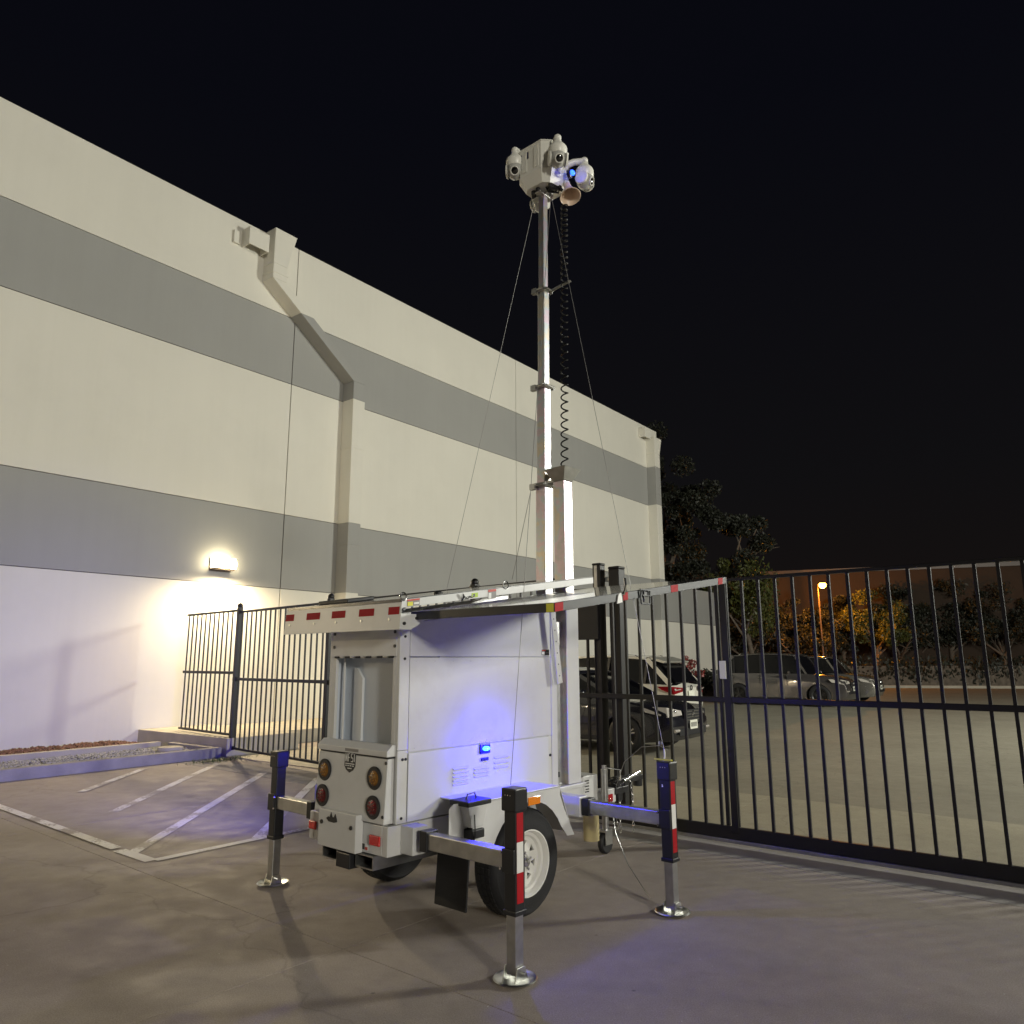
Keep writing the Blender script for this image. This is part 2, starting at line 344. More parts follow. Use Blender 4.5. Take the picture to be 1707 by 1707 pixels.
# lower wing continuing in the same plane
MB().box(31.95, 37.9, .03, 24, 0, 5.0).build('wing_core', sealant, bld)
for z0, z1, m_ in ((0, 3.36, paint_light), (3.36, 5.05, paint_grey)):
    MB().box(31.82, 37.95, .0, .06, z0+(0.012 if z0 else 0), z1-.012 if z0 == 0 else z1).build('wall_panel', m_, bld, bevel=.006)
    MB().box(37.91, 37.97, .062, 24, z0+(0.012 if z0 else 0), z1-.012 if z0 == 0 else z1).build('wall_panel', m_, bld)
MB().box(31.82, 37.95, .062, 24, 5.0, 5.06).build('parapet_cap', paint_grey, bld)
def downspout(x0, x1, zk, zt, vert_x0=None, vert_x1=None):
    ds = MB().box(0, .001, 0, .001, 0, .001)
    D = 0.44
    parts = []
    bands = [(0.0, 3.36, paint_light), (3.36, 5.18, paint_grey), (5.18, 8.56, paint_light), (8.56, 10.33, paint_grey), (10.33, 12.32, paint_light)]
    def xa(z):   # left edge as a function of height
        if vert_x0 is None: return x0
        if z >= 10.95: return x0
        if z <= 9.05: return vert_x0
        return x0+(vert_x0-x0)*(10.95-z)/1.9
    wd = x1-x0
    brk = [0.0, 3.36, 5.18, 8.56, 9.05, 10.33, 10.95, zk, zt]
    root = None
    for a, b_ in zip(brk[:-1], brk[1:]):
        if b_-a < 1e-4: continue
        mm = next(q for q in bands if q[0]-1e-6 <= a < q[1])[2]
        wa, wb_ = wd, wd
        if a >= zk-1e-6: wb_ = wd
        ft = 0.24 if a >= zk-1e-6 else 0.0
        mbx = MB()
        X0a, X0b = xa(a+1e-6) if a not in (9.05,) else vert_x0 or x0, xa(b_-1e-6) if b_ not in (9.05,) else vert_x0 or x0
        X0a, X0b = xa(a), xa(b_)
        vs = [(X0a, -D, a), (X0a+wd, -D, a), (X0a+wd, -.001, a), (X0a, -.001, a), (X0b, -D, b_), (X0b+wd+ft, -D, b_), (X0b+wd+ft, -.001, b_), (X0b, -.001, b_)]
        mbx.add(vs, [(0,3,2,1),(4,5,6,7),(0,1,5,4),(1,2,6,5),(2,3,7,6),(3,0,4,7)])
        mbx.build('downspout', mm, bld, bevel=0.012)
    for z in (11.1, 7.2, 4.6, 2.4):
        MB().box(xa(z)-.012, xa(z)+wd+.012, -D-.012, -.002, z, z+.03).build('downspout_strap', paint_light if z != 4.6 else paint_grey, bld, bevel=.004)
downspout(10.07, 10.48, 11.35, 12.30, 12.76, 13.17)
downspout(30.62, 31.10, 10.96, 11.75)
for x in (9.42, 29.9):
    s_ = MB(); s_.box(x, x+.56, -.34, -.30, 11.6, 12.02); s_.box(x, x+.04, -.30, -.002, 11.6, 12.02); s_.box(x+.52, x+.56, -.30, -.002, 11.6, 12.02); s_.box(x, x+.56, -.34, -.002, 12.02, 12.06)
    s_.build('overflow_scupper', paint_light, bld, bevel=.008)
    MB().box(x+.05, x+.51, -.29, -.01, 11.9, 12.0).build('scupper_throat', black_plastic, bld)
MB().box(9.18, 9.34, -.07, -.001, 11.62, 11.95).build('scupper_flange', paint_light, bld, bevel=.006)

def wall_light(w_, z, power, label):
    o = thing('wall_light', label, 'wall light', WP(w_, 15.5, z), RW, 'wall lights on the warehouse')
    MB().box(-.26, .26, -.045, -.002, -.14, .14).build('back_plate', bronze, o, bevel=.01)
    MB().prism([(-.05, -.125), (-.22, -.125), (-.24, .02), (-.16, .13), (-.05, .13)], -.25, .25, 'x').build('lamp_housing', bronze, o, bevel=.01)
    MB().prism([(-.055, -.085), (-.25, -.085), (-.285, .03), (-.21, .15), (-.055, .15)], -.262, .262, 'x').build('lamp_lens', wall_led, o, bevel=.006)
    l_ = lamp('wall_lamp_glow', 'SPOT', power, (1.0, 0.80, 0.50), o, (0, -.42, -.02), .12, spot_size=R(177), spot_blend=0.7)
    l_.rotation_euler = (R(-24), 0, 0)
    return o
wall_light(9.46, 3.77, P_WALL, 'glowing warm wall light above the picket fence on the grey band')
wall_light(-2.6, 3.77, P_WALL_FAR, 'second wall light farther left along the warehouse wall')

# raised walkway behind the fence, planter, kerbs
wk = thing('raised_walkway', 'raised concrete walkway with a lit top beside the warehouse wall', 'walkway', WP(7.9, 12.33), RW)
MB().box(0.02, 1.55, 0.02, 3.15, -.03, .31).build('walkway_slab', conc_walk, wk, bevel=.012)
MB().box(1.56, 12, 0.9, 3.15, -.03, .26).build('walkway_slab', conc_walk, wk, bevel=.012)
MB().box(3.6, 12, 0.02, 0.16, -.03, .16).build('walkway_kerb', conc_walk, wk, bevel=.012)
MB().box(0.02, 12, -3.0, -.0, -.03, .01).build('lower_slab', conc_walk, wk)
pl = thing('planter_bed', 'low concrete edged planter bed of gravel at the foot of the warehouse wall', 'planter', WP(7.85, 12.38), RW)
MB().box(-30, 0, 0, .15, -.03, .165).build('kerb', kerb_mat, pl, bevel=.015)
MB().box(-.12, 0, .152, 1.6, -.03, .163).build('kerb', kerb_mat, pl, bevel=.015)
MB().box(-30, -.3, 1.5, 1.62, -.03, .20).build('kerb', conc_walk, pl, bevel=.015)
MB().box(-30, -.13, .152, 3.1, -.03, .085).build('soil_bed', soil, pl)
def pebbles(name, x0, x1, y0, y1, n, m_, z, smin=.015, smax=.04):
    b = MB()
    for i in range(n):
        x, y = random.uniform(x0, x1), random.uniform(y0, y1); s_ = random.uniform(smin, smax); a = random.uniform(0, 3)
        vs = []
        for j in range(6):
            d_ = [(1,0,0),(-1,0,0),(0,1,0),(0,-1,0),(0,0,.6),(0,0,-.6)][j]
            vs.append((x+(d_[0]*math.cos(a)-d_[1]*math.sin(a))*s_*random.uniform(.7, 1.3), y+(d_[0]*math.sin(a)+d_[1]*math.cos(a))*s_*random.uniform(.7, 1.3), z+d_[2]*s_+s_*.3))
        b.add(vs, [(4,0,2),(4,2,1),(4,1,3),(4,3,0),(5,2,0),(5,1,2),(5,3,1),(5,0,3)])
    o = b.build(name, m_, pl, fix=False); o['kind'] = 'stuff'; return o
pebbles('gravel', -14, -.15, .17, 1.47, 9000, pebble, .095, .014, .038)
pebbles('mulch', -14, -.35, 1.66, 3.05, 5000, mulch, .12, .015, .05)
rk = MB().lathe([(0, .02), (0, .20), (.05, .22), (.09, .20), (.10, .02)], (0, 0, 0), (0, 0, 1), 20).build('irrigation_cover', conc_walk, smooth=True, loc=WP(7.25, 13.0, .10))
tag(rk, 'round pale cover lying on the gravel near the fence corner', 'cover')
wd_ = MB()
for i in range(260):
    a = random.gauss(0, .28); b_ = random.gauss(0, .10); h = random.uniform(.02, .07); an = random.uniform(0, 6.28); s_ = .012
    wd_.add([(a, b_, 0), (a+s_, b_+.004, 0), (a+math.cos(an)*.04, b_+math.sin(an)*.04, h)], [(0, 1, 2)])
o = wd_.build('weed_tuft', grass_m, loc=WP(7.6, 11.95, 0.0), fix=False); o.rotation_euler = (0, 0, RW); tag(o, 'thin low weeds growing along the foot of the planter kerb', 'weeds', kind=None)

# ------------------------------------------------------------------ fences and gate
def fence(name, label, cat, A, B, zb, zt, zm, step, posts, ph, picket=0.011, first=None, mid=.05, bot=.04, top=.04, group=None, skip=()):
    A, B = Vector((*A, 0)), Vector((*B, 0)); L_ = (B-A).length; rz = math.atan2((B-A).y, (B-A).x)
    o = thing(name, label, cat, A, rz, group)
    MB().box(0, L_, -.02, .02, zt-top, zt).build('top_rail', black_fence, o, bevel=.004)
    MB().box(0, L_, -.022, .022, zm-mid/2, zm+mid/2).build('middle_rail', black_fence, o, bevel=.004)
    MB().box(0, L_, -.022, .022, zb, zb+bot).build('bottom_rail', black_fence, o, bevel=.004)
    me = None; x = step/2 if first is None else first
    while x < L_:
        if not any(a_ < x < b_ for a_, b_ in skip):
            if me is None:
                pk = MB().box(-picket, picket, -picket, picket, zb+bot-.001, zt-top+.001).build('picket', black_fence, o); me = pk.data
            else: pk = bpy.data.objects.new('picket', me); C.objects.link(pk); pk.parent = o
            pk.location = (x, 0, 0)
        x += step
    for px, wd, z1 in posts:
        MB().box(px-wd/2, px+wd/2, -wd/2, wd/2, -.02, z1).build('post', black_fence, o, bevel=.006)
        for zb_ in (zt-top/2, zm, zb+bot/2):
            for sx_ in (-1, 1): MB().box(px+sx_*(wd/2+.001), px+sx_*(wd/2+.035), -.027, .027, zb_-.032, zb_+.032).build('rail_bracket', black_fence, o, bevel=.004)
        if ph: MB().sphere((px, 0, z1+wd*.28), wd*.62, 10).build('post_cap', black_fence, o, smooth=True)
    return o
fence('picket_fence', 'black picket fence behind the trailer in front of the walkway', 'fence', (-5.01, 13.94), (0.50, 8.47), .12, 2.55, 1.33, .172,
      [(.02, .085, 2.62), (3.09, .085, 2.60), (6.4, .085, 2.58)], True, first=.15)
fence('raised_fence', 'short raised picket fence panel at the far left above the planter', 'fence', (-6.56, 15.37), (-5.07, 14.0), .34, 2.58, 1.44, .178, [], False, first=.08)
gd = Vector((0.7737, -0.6336, 0)); G0 = Vector((1.75, 7.44, 0))-gd*1.46
gate = fence('sliding_gate', 'long black sliding gate right of the trailer with a heavy bottom beam', 'gate', (G0.x, G0.y), ((G0+gd*7.5).x, (G0+gd*7.5).y), .05, 2.41, 1.28, .1585,
             [], False, first=.085, picket=.0125, bot=.115, mid=.05, top=.03)
MB().box(1.46+.31, 1.46+.375, -.03, .03, .12, 2.40).build('frame_upright', black_fence, gate, bevel=.004)
MB().box(1.46+.255, 1.46+.285, -.02, .02, .17, 2.38).build('frame_tube', black_fence, gate, bevel=.004)
MB().box(-.06, .40, -.035, .035, 1.86, 2.38).build('lock_plate', black_fence, gate, bevel=.005)
MB().box(1.46+.285, 1.46+.345, -.052, -.032, 1.47, 1.635).build('reflector_plate', label_white, gate, bevel=.003)
MB().box(-.1, 7.5, -.05, -.025, .03, .06).build('track_rail', galv, gate, bevel=.003)
RG = math.atan2(gd.y, gd.x)
gp = thing('gate_post', 'taller square black post at the trailer end of the gate', 'post', G0+gd*.53+az(39)*.16, RG)
MB().box(-.065, .065, -.065, .065, 0, 2.61).build('post_tube', black_fence, gp, bevel=.006)
MB().box(-.07, .07, -.07, .07, 2.61, 2.64).build('post_cap', black_fence, gp, bevel=.012)
MB().box(-.12, -.066, -.05, -.02, 2.48, 2.53).build('hinge_bracket', galv, gp, bevel=.004)
gp2 = thing('gate_post', 'thinner black catch post with a pale slot beside the lock plate', 'post', G0+gd*.34+az(39)*.10, RG)
MB().box(-.05, .05, -.05, .05, 0, 2.66).build('post_tube', black_fence, gp2, bevel=.006)
MB().box(-.055, .055, -.055, .055, 2.66, 2.685).build('post_cap', black_fence, gp2, bevel=.01)
MB().box(-.028, .012, -.054, -.0505, 2.42, 2.66).build('slot_cover', galv, gp2, bevel=.002)

# ------------------------------------------------------------------ trailer
TU, TL = az(41.6), az(41.6-90)
to = TU*3.1+TL*4.165
T = thing('camera_trailer', 'white mobile surveillance trailer with raised camera mast and tilted solar panels', 'trailer', (to.x, to.y, 0), R(48.4))
YL, YR = .34, -.405
# chassis
MB().box(.0, 1.95, YR, YR+.05, .49, .664).build('chassis_rail', white_paint, T, bevel=.006)
MB().box(.0, 1.95, .36, .41, .49, .664).build('chassis_rail', white_paint, T, bevel=.006)
MB().box(.052, 1.93, YR+.052, .358, .50, .655).build('chassis_deck', galv, T)
MB().box(.0, .05, YR+.051, .359, .49, .664).build('rear_crossmember', white_paint, T, bevel=.005)
bp_ = MB().box(-.06, -.002, -.17, .225, .487, .71).build('hitch_plate', white_paint, T, bevel=.004)
MB().prism([(.135, .66), (.115, .672), (.10, .668), (.085, .70), (.07, .672), (.055, .672), (.04, .695), (.025, .665), (.02, .648), (.05, .640), (.11, .642)], -.0635, -.0605, 'x').build('lifting_slot', black_plastic, bp_)
for y_ in (.185, -.125): MB().cyl((-.0605, y_, .632), (-.066, y_, .632), .013).build('bolt', black_plastic, bp_)
for y0, y1 in ((.06, .225), (-.30, -.125)):
    q = MB(); q.box(-.02, 1.3, y0, y1, .405, .413); q.box(-.02, 1.3, y0, y0+.008, .413, .484); q.box(-.02, 1.3, y1-.008, y1, .413, .484); q.box(-.02, 1.3, y0+.008, y1-.008, .477, .485)
    q.build('fork_pocket', galv, T)
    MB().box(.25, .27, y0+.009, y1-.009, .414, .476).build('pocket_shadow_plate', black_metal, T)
MB().box(-.05, .3, -.105, .035, .385, .475).build('receiver_box', black_metal, T, bevel=.006)
# cabinet
XB = .06
def zr(x_): return 1.885+.1465*(x_-.06)
MB().prism([(.42, .668), (1.62, .668), (1.62, zr(1.62)-.01), (.42, zr(.42)-.01)], YR+.012, YL-.012, 'y').build('cabinet_core', white_in, T)
MB().box(XB+.012, .42, YR+.012, YL-.012, .668, 1.10).build('cabinet_base', white_in, T)
MB().prism([(XB, zr(XB)-.008), (1.785, zr(1.785)-.008), (1.785, zr(1.785)), (XB, zr(XB))], YR, YL, 'y').build('cabinet_roof', white_paint, T)
MB().box(XB, .142, YR-.001, YR+.03, 1.10, 1.876).build('corner_post', white_paint, T, bevel=.004)
MB().box(XB, .142, YR-.001, YR+.03, .668, 1.097).build('corner_post', white_paint, T, bevel=.004)
MB().box(XB, .14, YL-.03, YL, .668, 1.86).build('corner_post', white_paint, T, bevel=.004)
MB().prism([(.147, 1.674), (1.58, 1.674), (1.58, zr(1.58)-.012), (.147, zr(.147)-.012)], YR, YR+.0115, 'y').build('side_panel', white_paint, T, bevel=.003)
MB().box(.147, 1.58, YR, YR+.0115, 1.085, 1.668).build('side_panel', white_paint, T, bevel=.003)
sd = MB().box(.147, 1.535, YR-.006, YR+.0115, .676, 1.078).build('side_door', white_in, T)
MB().box(1.54, 1.58, YR, YR+.0115, .672, 1.08).build('side_panel', white_paint, T, bevel=.003)
MB().prism([(.142, .672), (1.58, .672), (1.58, zr(1.58)-.012), (.142, zr(.142)-.012)], YL-.0115, YL, 'y').build('side_panel', white_paint, T, bevel=.003)
MB().box(1.582, 1.655, YR-.003, YR+.03, .668, 2.10).build('corner_post', white_paint, T, bevel=.004)
# channel recess beside the mast, then front box
MB().box(1.657, 1.785, YR+.035, YR+.05, .70, 1.95).build('mast_channel', galv, T, bevel=.003)
MB().box(1.787, 1.948, YR-.004, YL, .70, 2.13).build('front_box', white_paint, T, bevel=.005)
MB().box(1.58, 1.98, YR-.03, YR+.06, .668, .698).build('front_step', white_paint, T, bevel=.004)
for z in (.83, 1.30, 1.75): MB().cyl((1.765, YR+.034, z), (1.765, YR+.028, z), .009, n=8).build('bolt', chrome, T)
MB().box(1.69, 1.715, YR+.03, YR+.034, .76, .80).build('keyhole', black_plastic, T)
# rear face: header, compartment, sill, lower door
hd_ = MB().box(XB-.002, XB+.02, YR+.03, YL-.03, 1.674, 1.862).build('rear_header', white_paint, T, bevel=.003)
for y_, z in ((.29, 1.74), (.29, 1.83), (-.36, 1.74), (-.36, 1.83)): MB().cyl((XB-.003, y_, z), (XB-.009, y_, z), .011, n=8).build('bolt', black_metal, hd_)
q = MB(); q.box(.17, .419, YR+.03, YL-.03, 1.10, 1.86); q.build('compartment_back', blue_lit_in, T)
MB().box(XB+.023, .1995, YR+.03, YR+.04, 1.12, 1.672).build('compartment_side', blue_lit_in, T)
MB().box(XB+.023, .1995, YL-.04, YL-.03, 1.12, 1.672).build('compartment_side', blue_lit_in, T)
MB().box(XB+.02, .1995, YR+.03, YL-.03, 1.672, 1.682).build('compartment_ceiling', blue_lit_in, T)
MB().box(XB+.01, .1995, YR+.03, YL-.03, 1.10, 1.118).build('compartment_floor', blue_lit_in, T)
MB().box(XB, XB+.022, YR+.03, YR+.065, 1.118, 1.672).build('compartment_frame', white_paint, T, bevel=.003)
MB().box(XB, XB+.022, YL-.075, YL-.03, 1.118, 1.672).build('compartment_frame', white_paint, T, bevel=.003)
MB().cyl((.11, .235, 1.125), (.11, .235, 1.665), .008).build('gas_strut', white_paint, T, smooth=True)
MB().prism([(.085, 1.12), (.18, 1.12), (.18, 1.60), (.15, 1.60), (.085, 1.53)], .150, .1695, 'x').build('light_patch_plate', white_in, T, bevel=.002)  # paler plate shaped as the patch of light falling into the recess
for k in range(11):
    MB().cyl((XB-.004, -.35+k*.058, 1.672), (XB-.004, -.305+k*.058, 1.672), .007, n=8).build('hinge_knuckle', zinc if k % 2 else black_metal, T)
sl = MB().prism([(-.012, 1.066), (.058, 1.066), (.058, 1.135), (.03, 1.135), (-.012, 1.10)], YR+.012, YL-.004, 'y').build('rear_sill', white_paint, T, bevel=.004)
MB().box(-.0135, -.0125, -.11, .03, 1.076, 1.094).build('sill_label', label_grey, sl)
MB().box(.0, .055, YR+.014, YL-.02, 1.056, 1.065).build('door_gap', black_plastic, T)
rd = MB().prism([(-.018, .674), (.055, .674), (.055, 1.054), (.002, 1.054)], YR+.02, YL-.004, 'y').build('rear_door', white_paint, T, bevel=.005)
def xr(z): return -.018+.02*(z-.674)/.38
for y_, z in ((-.375, 1.03), (-.375+.0, .72)): MB().cyl((xr(z), y_, z), (xr(z)-.006, y_, z), .010, n=8).build('bolt', black_metal, rd)
def round_lamp(y_, z, lens, dots, nm):
    x_ = xr(z); root = MB().lathe([(0, .068), (.008, .070), (.012, .066), (.012, .047)], (x_+.002, y_, z), (-1, 0, 0), 32).build(nm, black_plastic, T, smooth=True)
    MB().lathe([(.008, .048), (.013, .044), (.018, .032), (.020, .001)], (x_+.002, y_, z), (-1, 0, 0), 32).build('lamp_lens', lens, root, smooth=True)
    d = MB()
    for k in range(8):
        a = k*math.pi/4+.2; d.sphere((x_-.0175, y_+math.cos(a)*.032, z+math.sin(a)*.032), .0052, 6)
    for k in range(3):
        a = k*2.09; d.sphere((x_-.0185, y_+math.cos(a)*.013, z+math.sin(a)*.013), .0052, 6)
    d.build('led_cluster', dots, root, smooth=True)
round_lamp(-.272, .935, amber_lens, led_dot, 'amber_tail_lamp'); round_lamp(-.277, .765, red_lens, led_dot_red, 'red_tail_lamp')
round_lamp(.252, .940, amber_lens, led_dot, 'amber_tail_lamp'); round_lamp(.256, .780, red_lens, led_dot_red, 'red_tail_lamp')
# crest decal
def xe(z): return xr(z)-.0012
cr = MB(); sh = [(.046, 1.068), (.03, 1.076), (-.012, 1.072), (-.054, 1.076), (-.070, 1.068), (-.070, .985), (-.050, .960), (-.012, .943), (.026, .960), (.046, .985)]
cr.add([(xe(z), y_, z) for y_, z in sh], [tuple(range(len(sh)))]); cr.build('crest_decal', ink, rd)
q = MB()
def bar(y0, z0, y1, z1, wd=.005):
    a = Vector((xe((z0+z1)/2)-.0012, y0, z0)); b_ = Vector((xe((z0+z1)/2)-.0012, y1, z1)); q.beam(a, b_, .0008, wd, up=(b_-a).cross(Vector((1, 0, 0)))) if (b_-a).length > 1e-6 else None
for l_ in ((.036, 1.060, .036, 1.010), (.036, 1.060, .020, 1.010), (.020, 1.060, .020, 1.010), (.008, 1.060, .008, 1.010), (.008, 1.060, -.008, 1.060), (.008, 1.036, -.006, 1.036),
           (-.022, 1.060, -.042, 1.060), (-.022, 1.060, -.022, 1.035), (-.022, 1.035, -.042, 1.035), (-.042, 1.035, -.042, 1.012), (-.022, 1.012, -.042, 1.012),
           (.036, .998, -.060, .998), (.034, .986, .018, .986), (.012, .986, -.004, .986), (-.012, .986, -.030, .986), (-.038, .986, -.056, .986), (.010, .970, -.034, .970), (-.056, 1.060, -.056, 1.012)): bar(*l_)
q.build('crest_strokes', label_white, rd)
# rear markers and stickers
def marker(box, m_, nm='marker_light'):
    o = MB().box(*box).build(nm, m_, T, bevel=.006); return o
MB().box(-.016, -.0015, -.345, -.243, .545, .605).build('marker_light', red_marker, T, bevel=.007)
MB().box(-.016, -.0015, .322, .402, .553, .607).build('marker_light', red_marker, T, bevel=.007)
def sticker(faces, parent=T, nm='warning_label'):
    root = None
    for b_, m_ in faces:
        o = MB().box(*b_).build(nm if root is None else 'label_print', m_, root or parent)
        root = root or o
    return root
sticker([((-.0035, -.0015, -.225, -.165, .505, .545), label_white), ((-.0045, -.0036, -.193, -.168, .508, .542), ink), ((-.0045, -.0036, -.222, -.197, .508, .525), label_red)])
sticker([((-.0035, -.0015, .228, .256, .50, .545), ink), ((-.0045, -.0036, .232, .252, .525, .54), label_yellow)])
sticker([((.135, .205, YR-.0018, YR-.0002, .552, .588), label_green), ((.18, .203, YR-.0026, YR-.0019, .556, .586), ink), ((.14, .172, YR-.0026, YR-.0019, .567, .571), ink)])
sticker([((1.475, 1.565, YR-.0018, YR-.0002, 1.685, 1.728), ink), ((1.478, 1.508, YR-.0026, YR-.0019, 1.690, 1.712), label_white), ((1.478, 1.520, YR-.0026, YR-.0019, 1.716, 1.726), label_red), ((1.515, 1.560, YR-.0026, YR-.0019, 1.702, 1.705), label_grey)])
MB().cyl((.26, YR-.001, .563), (.26, YR-.03, .563), .013, n=12).build('locking_pin', chrome, T)
MB().box(.225, .24, YR-.012, YR-.001, .655, .60).build('hinge_tab', black_metal, T)
# louvres in the side door
for gx, zs in ((.60, (.945, .920, .895, .870, .845)), (.80, (.925, .900, .875)), (1.0, (.980, .945, .912))):
    for z in zs:
        q = MB(); n_ = 12; x0, x1 = gx-.075, gx+.075
        for i in range(n_): pass
        q.add([(x0, YR-.0082, z+.006), (x0+.01, YR-.017, z-.004), (x1-.01, YR-.017, z-.004), (x1, YR-.0082, z+.006), (x0+.004, YR-.0082, z-.008), (x1-.004, YR-.0082, z-.008)],
              [(0, 1, 2, 3), (1, 4, 5, 2), (0, 4, 1), (3, 2, 5)])
        q.build('louvre', white_paint, sd, fix=False)
for x_, z in ((.10, 1.045), (.125, 1.045), (.10, 1.66), (.10, 1.80), (.10, .70)): MB().cyl((x_, YR-.0012, z), (x_, YR-.006, z), .009, n=8).build('bolt', black_metal, T)
MB().cyl((1.56, YR-.0002, .94), (1.56, YR-.008, .94), .010, n=12).build('door_lock', black_metal, T)
for k in range(9):
    for z in (1.645, 1.105): MB().cyl((.20+.166*k, YR-.0002, z), (.20+.166*k, YR-.0022, z), .0042, n=8).build('rivet', white_paint, T)
# blue beacons either side
def beacon(x_, y_, z, sgn, power, beam):
    b0 = MB().box(x_-.05, x_+.05, y_, y_+sgn*.012, z-.035, z+.03).build('beacon', blue_body, T, bevel=.006)
    MB().sphere((x_, y_+sgn*.018, z), .034, 14, sq=(1.0, .62, .48)).build('beacon_lens', blue_led, b0, smooth=True)
    MB().box(x_-.035, x_+.035, y_, y_+sgn*.010, z-.082, z-.060).build('beacon_switch', black_plastic, T, bevel=.003)
    l_ = lamp('beacon_beam', 'SPOT', beam, (0.003, 0.002, 1.0), T, (x_, y_+sgn*.08, z), .02, spot_size=R(50) if sgn > 0 else R(165), spot_blend=1.0)
    l_.rotation_euler = (R(88), 0, R(-6)) if sgn > 0 else (R(-90), 0, R(6))
    return lamp('beacon_glow', 'POINT', power, (0.003, 0.002, 1.0), T, (x_, y_+sgn*.052, z+.0), .012)
beacon(.829, YR-.0085, 1.052, -1, P_BEACON, P_BEAM_R); beacon(.829, YL+.001, 1.052, 1, P_BEACON*.7, P_BEAM_L)
# wheels, axle, fenders
def wheel(yo, sg):
    root = MB(); W = .20; Rr = .335; yi = yo-sg*W
    prof = [(0.0, .20), (.004, .215), (-.004, .26), (.0, .305), (-.02, .325), (-.05, Rr), (-.15, Rr), (-.18, .325), (-.20, .305), (-.196, .26), (-.204, .215), (-.2, .20)]
    root.lathe([(h, r_) for h, r_ in prof], (.95, yo, .335), (0, sg, 0), 56); ty = root.build('wheel', rubber, T, smooth=True)
    tr = MB()
    for k in range(46):
        a = 2*math.pi*k/46
        for dd in (-.042, -.085, -.128):
            c = Vector((.95+math.cos(a)*(Rr+.001), yo+sg*(dd-.015), .335+math.sin(a)*(Rr+.001)))
            tg = Vector((-math.sin(a), 0, math.cos(a)))
            tr.beam(c-tg*.017, c+tg*.017, .030, .006, up=(math.cos(a), 0, math.sin(a)))
    tr.build('tread_blocks', rubber, ty)['kind'] = 'stuff'
    rm = MB(); rm.lathe([(.002, .205), (.008, .208), (.008, .200), (-.01, .190), (-.03, .186), (-.035, .168), (-.055, .160), (-.058, .150)], (.95, yo, .335), (0, sg, 0), 56)
    # disc with eight triangular windows
    yd = yo-sg*.058; N = 8
    def P(rad, a, dy=0): return (.95+rad*math.cos(a), yd+dy, .335+rad*math.sin(a))
    for k in range(N):
        a0 = 2*math.pi*k/N+.2; st = 2*math.pi/N; A = [P(.150, a0+st*i/6) for i in range(7)]; am = a0+st/2
        inn = [P(.072, a0+st*i/2) for i in range(3)]
        tri = [P(.092, am), P(.134, am+.19), P(.134, am-.19)]
        vs = A+inn+tri      # 0-6 outer, 7-9 inner, 10 tip, 11 +, 12 -
        rm.add(vs, [(0, 1, 12, 10, 7), (1, 2, 3, 4, 5, 11, 12), (5, 6, 9, 10, 11), (7, 10, 8), (8, 10, 9)])
        for p_, q_ in ((10, 11), (11, 12), (12, 10)):
            a_, b_ = Vector(vs[p_]), Vector(vs[q_]); d_ = Vector((0, -sg*.018, 0)); rm.add([a_, b_, b_+d_, a_+d_], [(0, 1, 2, 3)])
    rm.lathe([(0, .074), (.012, .066), (.014, .052), (-.004, .046)], (.95, yd, .335), (0, sg, 0), 32)
    rm.build('rim', rim_white, ty, smooth=True, fix=False)
    MB().lathe([(-.10, .185), (-.10, .02)], (.95, yo, .335), (0, sg, 0), 24).build('brake_drum', black_metal, ty)
    h_ = MB(); h_.lathe([(-.01, .043), (.03, .040), (.045, .030), (.050, .004)], (.95, yd, .335), (0, sg, 0), 20); h_.build('hub_cap', chrome, ty, smooth=True)
    nb = MB()
    for k in range(5):
        a = 2*math.pi*k/5+.3; c = P(.058, a, sg*.008); nb.cyl(c, (c[0], c[1]+sg*.022, c[2]), .0105, n=6)
    nb.build('lug_nuts', chrome, ty)
    return ty
wheel(-.705, -1); wheel(.78, 1)
MB().cyl((.95, -.5, .335), (.95, .58, .335), .035).build('axle', black_metal, T)
def fender(yo, sg):
    f = MB()
    f.box(.42, 1.285, yo, YR if sg < 0 else .41, .775, .783) if sg < 0 else f.box(.42, 1.285, .41, yo, .775, .783)
    fo = f.build('fender', white_paint, T, bevel=.003)
    arch = [(.95+.385*math.cos(a), .335+.385*math.sin(a)) for a in [R(d) for d in (28, 38, 50, 62, 74, 86, 98, 110, 122, 134, 146)]]
    poly = [(1.43, .44), (1.33, .62), (1.285, .72), (1.285, .774), (.52, .774), (.40, .70), (.40, .50)] + list(reversed(arch))
    poly = [(1.44, .435), (1.33, .62), (1.285, .72), (1.285, .774), (.50, .774), (.42, .70), (.40, .52), (.60, .50)] + [p for p in reversed(arch) if p[0] > .62]+[(1.36, .44)]
    MB().prism(poly, yo, yo+sg*.004, 'y').build('fender_skirt', white_paint, fo)
    MB().prism([(.26, .60), (.40, .52), (.42, .70), (.50, .774), (.30, .785), (.26, .76)], yo-sg*.05, yo-sg*.045, 'y').build('fender_skirt', white_paint, fo)
    e_ = MB().add([(1.285, yo, .774), (1.285, yo-sg*.28, .774), (1.42, yo-sg*.28, .45), (1.42, yo, .45)], [(0, 1, 2, 3)]).build('fender_end', white_paint, fo, fix=False)
    s_ = e_.modifiers.new('t', 'SOLIDIFY'); s_.thickness = .005
    return fo
fr_ = fender(-.71, -1); fender(.79, 1)
MB().box(.935, 1.06, -.722, -.715, .695, .748).build('amber_marker', amber_bright, T, bevel=.006)
MB().prism([(.395, .56), (.407, .56), (.377, .165), (.365, .165)], -.705, -.43, 'y').build('mud_flap', rubber, T)
